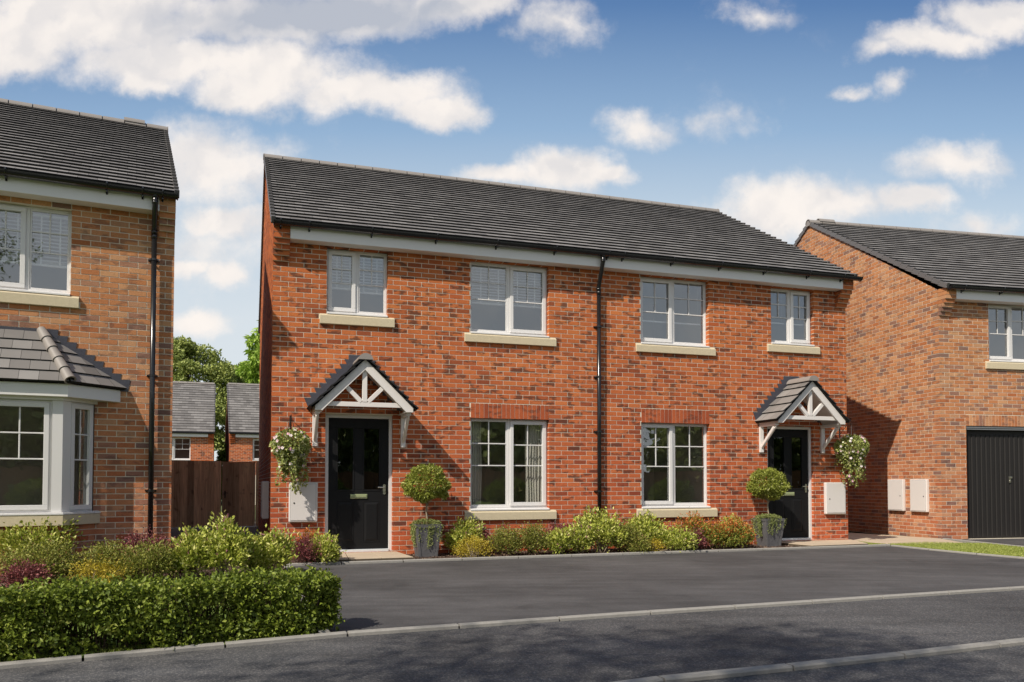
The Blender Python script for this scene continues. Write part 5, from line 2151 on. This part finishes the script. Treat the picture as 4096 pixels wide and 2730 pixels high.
def basket(s, n, ztop, label, bx, R=.27):
    # wrought bracket on the wall (part of the house)
    br = MB()
    br.box(bx - .010, bx + .010, -.014, -.006, ztop - .02 - .20, ztop + .04)
    br.tube([(bx, -.012, ztop + .01), (bx, n * .5, ztop + .02), (bx, n + .0, ztop + .01), (bx, n - .02, ztop + .03), (bx, n - .035, ztop + .015), (bx, n - .02, ztop - .0)], .006, 6)
    br.tube([(bx, -.012, ztop - .16), (bx, n * .35, ztop - .09), (bx, n * .7, ztop + .005)], .005, 6)
    br.build('basket_bracket', 'iron_black', H)
    e = empty('hanging_basket', ML(s, n, ztop - .36), TM, label, 'hanging basket', 'hanging flower baskets beside the front doors')
    bowl = MB()
    rings, seg = 6, 18
    zb = -.10
    pts = []
    for i in range(rings + 1):
        a = radians(90 * i / rings)
        pts.append((.17 * sin(a) if i else .004, zb - .13 * cos(a)))
    vs, fs = [], []
    for (r, z) in pts:
        for k in range(seg):
            vs.append((r * cos(2 * pi * k / seg), r * sin(2 * pi * k / seg), z))
    for i in range(rings):
        for k in range(seg):
            k2 = (k + 1) % seg
            fs.append((i * seg + k, i * seg + k2, (i + 1) * seg + k2, (i + 1) * seg + k))
    bowl.add(vs, fs)
    bowl.build('bowl', 'coir', e, smooth=True)
    ch = MB()
    for k in range(4):
        a = pi / 4 + k * pi / 2
        ch.tube([(.15 * cos(a), .15 * sin(a), zb), (.008 * cos(a), .008 * sin(a), .355)], .0028, 4)
    ch.build('chains', 'wire_dark', e)
    # foliage: domed top, skirt, trails
    n_ = 2300
    dirs = unit(rng.normal(size=(n_, 3)))
    rad = np.clip(1 - np.abs(rng.normal(size=n_)) * .18, .4, 1.08)
    P = dirs * rad[:, None] * np.array([R, R, .23]) + np.array([0, 0, -.05])
    keep = P[:, 2] > -.26
    P = P[keep]
    D = unit(P * np.array([1, 1, .4]) + rng.normal(size=P.shape) * .16 + np.array([0, 0, -.05]))
    CP, CD = [P], [D]
    m_ = 900
    ff = rng.random(m_) ** .8
    an = rng.uniform(0, 2 * pi, m_)
    rq = (R * .88) * (1 - .62 * ff) * np.sqrt(rng.random(m_) * .6 + .4)
    q = np.stack([rq * np.cos(an), rq * np.sin(an), -.14 - .30 * ff], 1) + rng.normal(size=(m_, 3)) * .012
    CP.append(q)
    CD.append(unit(q * np.array([1, 1, 0])) + rng.normal(size=q.shape) * .5 + np.array([0, 0, -.4]))
    tr = []
    for i in range(20):
        a = rng.uniform(0, 2 * pi)
        r = R * rng.uniform(.25, .85)
        ln = rng.uniform(.22, .66)
        if i < 5:
            ln = rng.uniform(.5, .74)
            a = -pi / 2 + rng.uniform(-1.3, 1.3)
        k = int(ln / .0085)
        f = np.linspace(0, 1, k)
        sway = rng.uniform(-.05, .05)
        q = np.stack([r * cos(a) * (1 + .05 * f) + sway * f + rng.normal(size=k) * .013 + .02 * np.sin(f * 9 + i), r * sin(a) * (1 + .05 * f) + rng.normal(size=k) * .013, -.10 - ln * f], 1)
        CP.append(q)
        CD.append(rng.normal(size=q.shape) + np.array([0, 0, -.4]))
        tr.append([tuple(q[j]) for j in range(0, k, 6)])
    C = np.concatenate(CP)
    D = unit(np.concatenate(CD))
    sz = rng.uniform(.6, 1.1, len(C))
    leaf_obj('foliage', C, D, .044 * sz, .038 * sz, 'leaf_basket', e, rng.beta(1.5, 1.6, len(C)), shape=.55)
    sm = MB()
    for t in tr:
        if len(t) > 1:
            sm.tube(t, .0022, 4)
    sm.build('trailing_stems', 'stem_pale', e)
    # flowers
    for i in range(44):
        if i < 24:
            d = unit(rng.normal(size=3) + np.array([-.2, -1.1, .45]))
            c = d * np.array([R, R, .22]) * 1.08 + np.array([0, 0, -.04])
        else:
            t = tr[rng.integers(0, len(tr))]
            c = np.array(t[rng.integers(0, len(t))]) + rng.normal(size=3) * .01 + np.array([0, -.025, 0])
            d = unit(np.array([rng.normal() * .5, -1, .2]))
        fm, cm = flower_mesh(i % 5)
        q = bpy.data.objects.new('flower', fm)
        COL.objects.link(q)
        q.parent = e
        q.location = c
        q.rotation_euler = Vector(d).to_track_quat('Z', 'Y').to_euler()
        q2 = bpy.data.objects.new('flower_centre', cm)
        COL.objects.link(q2)
        q2.parent = q
    return e


basket(.262, -.27, 2.085, 'hanging basket of trailing greenery and pink flowers left of the left front door', .262)
basket(10.255, -.29, 2.185, 'hanging basket of trailing greenery and pink flowers right of the right front door', 10.225, R=.29)


# ------------------------------------------------------------------ trees
def tree(x, y, h, w, mat, label, n=16000, leafL=.16, leafW=.09, crown0=.25, name='tree', clumps=90, group='tall trees beyond the far houses', droop=0.0, seed=0, dens_in=.55):
    r2 = np.random.default_rng(100 + seed)
    e = empty(name, (x, y, 0), 0, label, 'tree', group)
    tk = MB()
    top = h * .72
    path = [(0, 0, -.1), (r2.normal() * .1, r2.normal() * .1, h * .2), (r2.normal() * .25, r2.normal() * .25, h * .45), (r2.normal() * .3, r2.normal() * .3, top)]
    tk.tube(path, [h * .022, h * .017, h * .011, h * .004], 8)
    CL = []
    for i in range(clumps):
        cz = r2.uniform(crown0, .97)
        prof = sin(pi * min(1, max(.02, (cz - crown0 * .6) / (1 - crown0 * .6))) ** .8) ** .6
        a = r2.uniform(0, 2 * pi)
        rr = w / 2 * prof * r2.uniform(.45, 1.0)
        c = np.array([cos(a) * rr, sin(a) * rr, h * cz])
        CL.append((c, r2.uniform(.07, .13) * w))
        if i % 2 == 0:
            zb = max(h * .15, c[2] - rr * .7 - .4)
            t = min(1, zb / top)
            b = Vector(path[1]).lerp(Vector(path[3]), max(0, (t - .28) / .72))
            tk.tube([b, b.lerp(Vector(c), .5) + Vector((0, 0, .1 * rr)), Vector(c)], [h * .006, h * .004, h * .0015], 5, cap=False)
    tk.build('trunk', 'bark_grey', e, smooth=True)
    per = n // clumps
    P, D = [], []
    for c, s in CL:
        d = unit(r2.normal(size=(per, 3)))
        rad = np.clip(1 - np.abs(r2.normal(size=per)) * .3, .15, 1.1)
        q = c + d * rad[:, None] * np.array([s * 1.25, s * 1.25, s * .7])
        P.append(q)
        D.append(unit(d * .6 + r2.normal(size=(per, 3)) * .7 + np.array([0, 0, -droop])))
    P, D = np.concatenate(P), np.concatenate(D)
    sz = r2.uniform(.7, 1.25, len(P))
    leaf_obj('crown', P, D, leafL * sz, leafW * sz, mat, e, r2.beta(1.8, 1.8, len(P)))
    return e


tree(-20.6, 52, 10.2, 6.8, 'leaf_tree', 'spreading dull green tree above the left far house roof', 34000, .20, .12, .34, seed=1, clumps=110)
tree(-17.4, 55, 9.0, 6.6, 'leaf_tree', 'lower dull green tree filling the gap between the far houses', 30000, .20, .12, .05, seed=2, clumps=100)
tree(-13.6, 47.5, 11.6, 5.0, 'leaf_chestnut', 'bright green large-leaved tree rising beside the red brick gable', 26000, .34, .13, .12, droop=.5, seed=3, clumps=130, name='chestnut_tree')
tree(-15.8, 46.5, 3.4, 2.6, 'leaf_chestnut', 'bright green bush between the two far houses', 9000, .22, .11, .05, seed=4, clumps=50, name='bush')
tree(-27, 56, 9, 7.5, 'leaf_tree', 'tree standing behind the brown brick house', 9000, .26, .16, .2, seed=5)
tree(-5, 58, 6.8, 7, 'leaf_tree', 'tree standing behind the red brick house', 7000, .28, .16, .2, seed=6)

# the other side of the street (seen in the window glass, and the source of the tree shade on the road)
tree(-4.9, -3.7, 10.4, 7.2, 'leaf_tree', 'tall street tree on the far side of the road, behind the viewer', 15000, .10, .06, .55, seed=11, clumps=90, group='street trees on the far side of the road')
for i, (x, y, h, w) in enumerate([(-14, -20, 7.5, 8), (-7, -22, 6.5, 8.5), (0, -21, 7.2, 8.5), (6.5, -20, 6.3, 8), (13, -20, 7.0, 8.5), (20, -18.5, 6.4, 8.5), (27, -16, 7.0, 8.5), (34, -11, 6.6, 8.5), (39, -4, 7.0, 8.5), (43, 4, 6.4, 8.5)]):
    tree(x, y, h, w, 'leaf_tree', 'broad street tree number %s along the far side of the road' % ('one two three four five six seven eight nine ten'.split()[i]), 11000, .42, .32, .05, seed=20 + i, clumps=110, group='street trees on the far side of the road')
op = [(-18, -15.5), (14, -15.0), (30, -9.0), (40, 6)]
for i in range(3):
    a, b = Vector((*op[i], 0)), Vector((*op[i + 1], 0))
    L = (b - a).length
    e = empty('timber_fence', a, atan2(b.y - a.y, b.x - a.x), ('long', 'middle', 'far')[i] + ' run of orange timber fence across the road behind the viewer', 'fence', 'fences across the road')
    mb = MB()
    x = 0
    while x < L:
        mb.box(x, x + .145, -.01, .01, .05, 1.75)
        x += .15
    mb.build('boards', 'orange_timber', e)
for i, (x, y) in enumerate([(-6, -12.6), (-2, -12.9), (3, -12.5), (8, -12.8), (13, -12.2), (18, -10.8), (22, -9.6), (27, -7.5), (31, -4.5), (35, 0.5)]):
    e = empty('bush', (x, y, 0), 0, 'rounded green bush in front of the fence across the road, %s from the left' % ('first second third fourth fifth sixth seventh eighth ninth tenth'.split()[i]), 'bush', 'bushes across the road')
    n_ = 3500
    d = unit(rng.normal(size=(n_, 3)))
    P = d * np.clip(1 - np.abs(rng.normal(size=(n_, 1))) * .2, .3, 1.1) * np.array([1.6, .9, .75]) + np.array([0, 0, .55])
    P[:, 2] = np.maximum(P[:, 2], .03)
    leaf_obj('foliage', P, unit(d + rng.normal(size=(n_, 3)) * .6), .13, .09, 'leaf_hedge', e)
sheet('lawn', [(-16, -14.7), (20, -13.7), (40, -10), (40, -30), (-16, -30)], -0.012, 'lawn_soil')
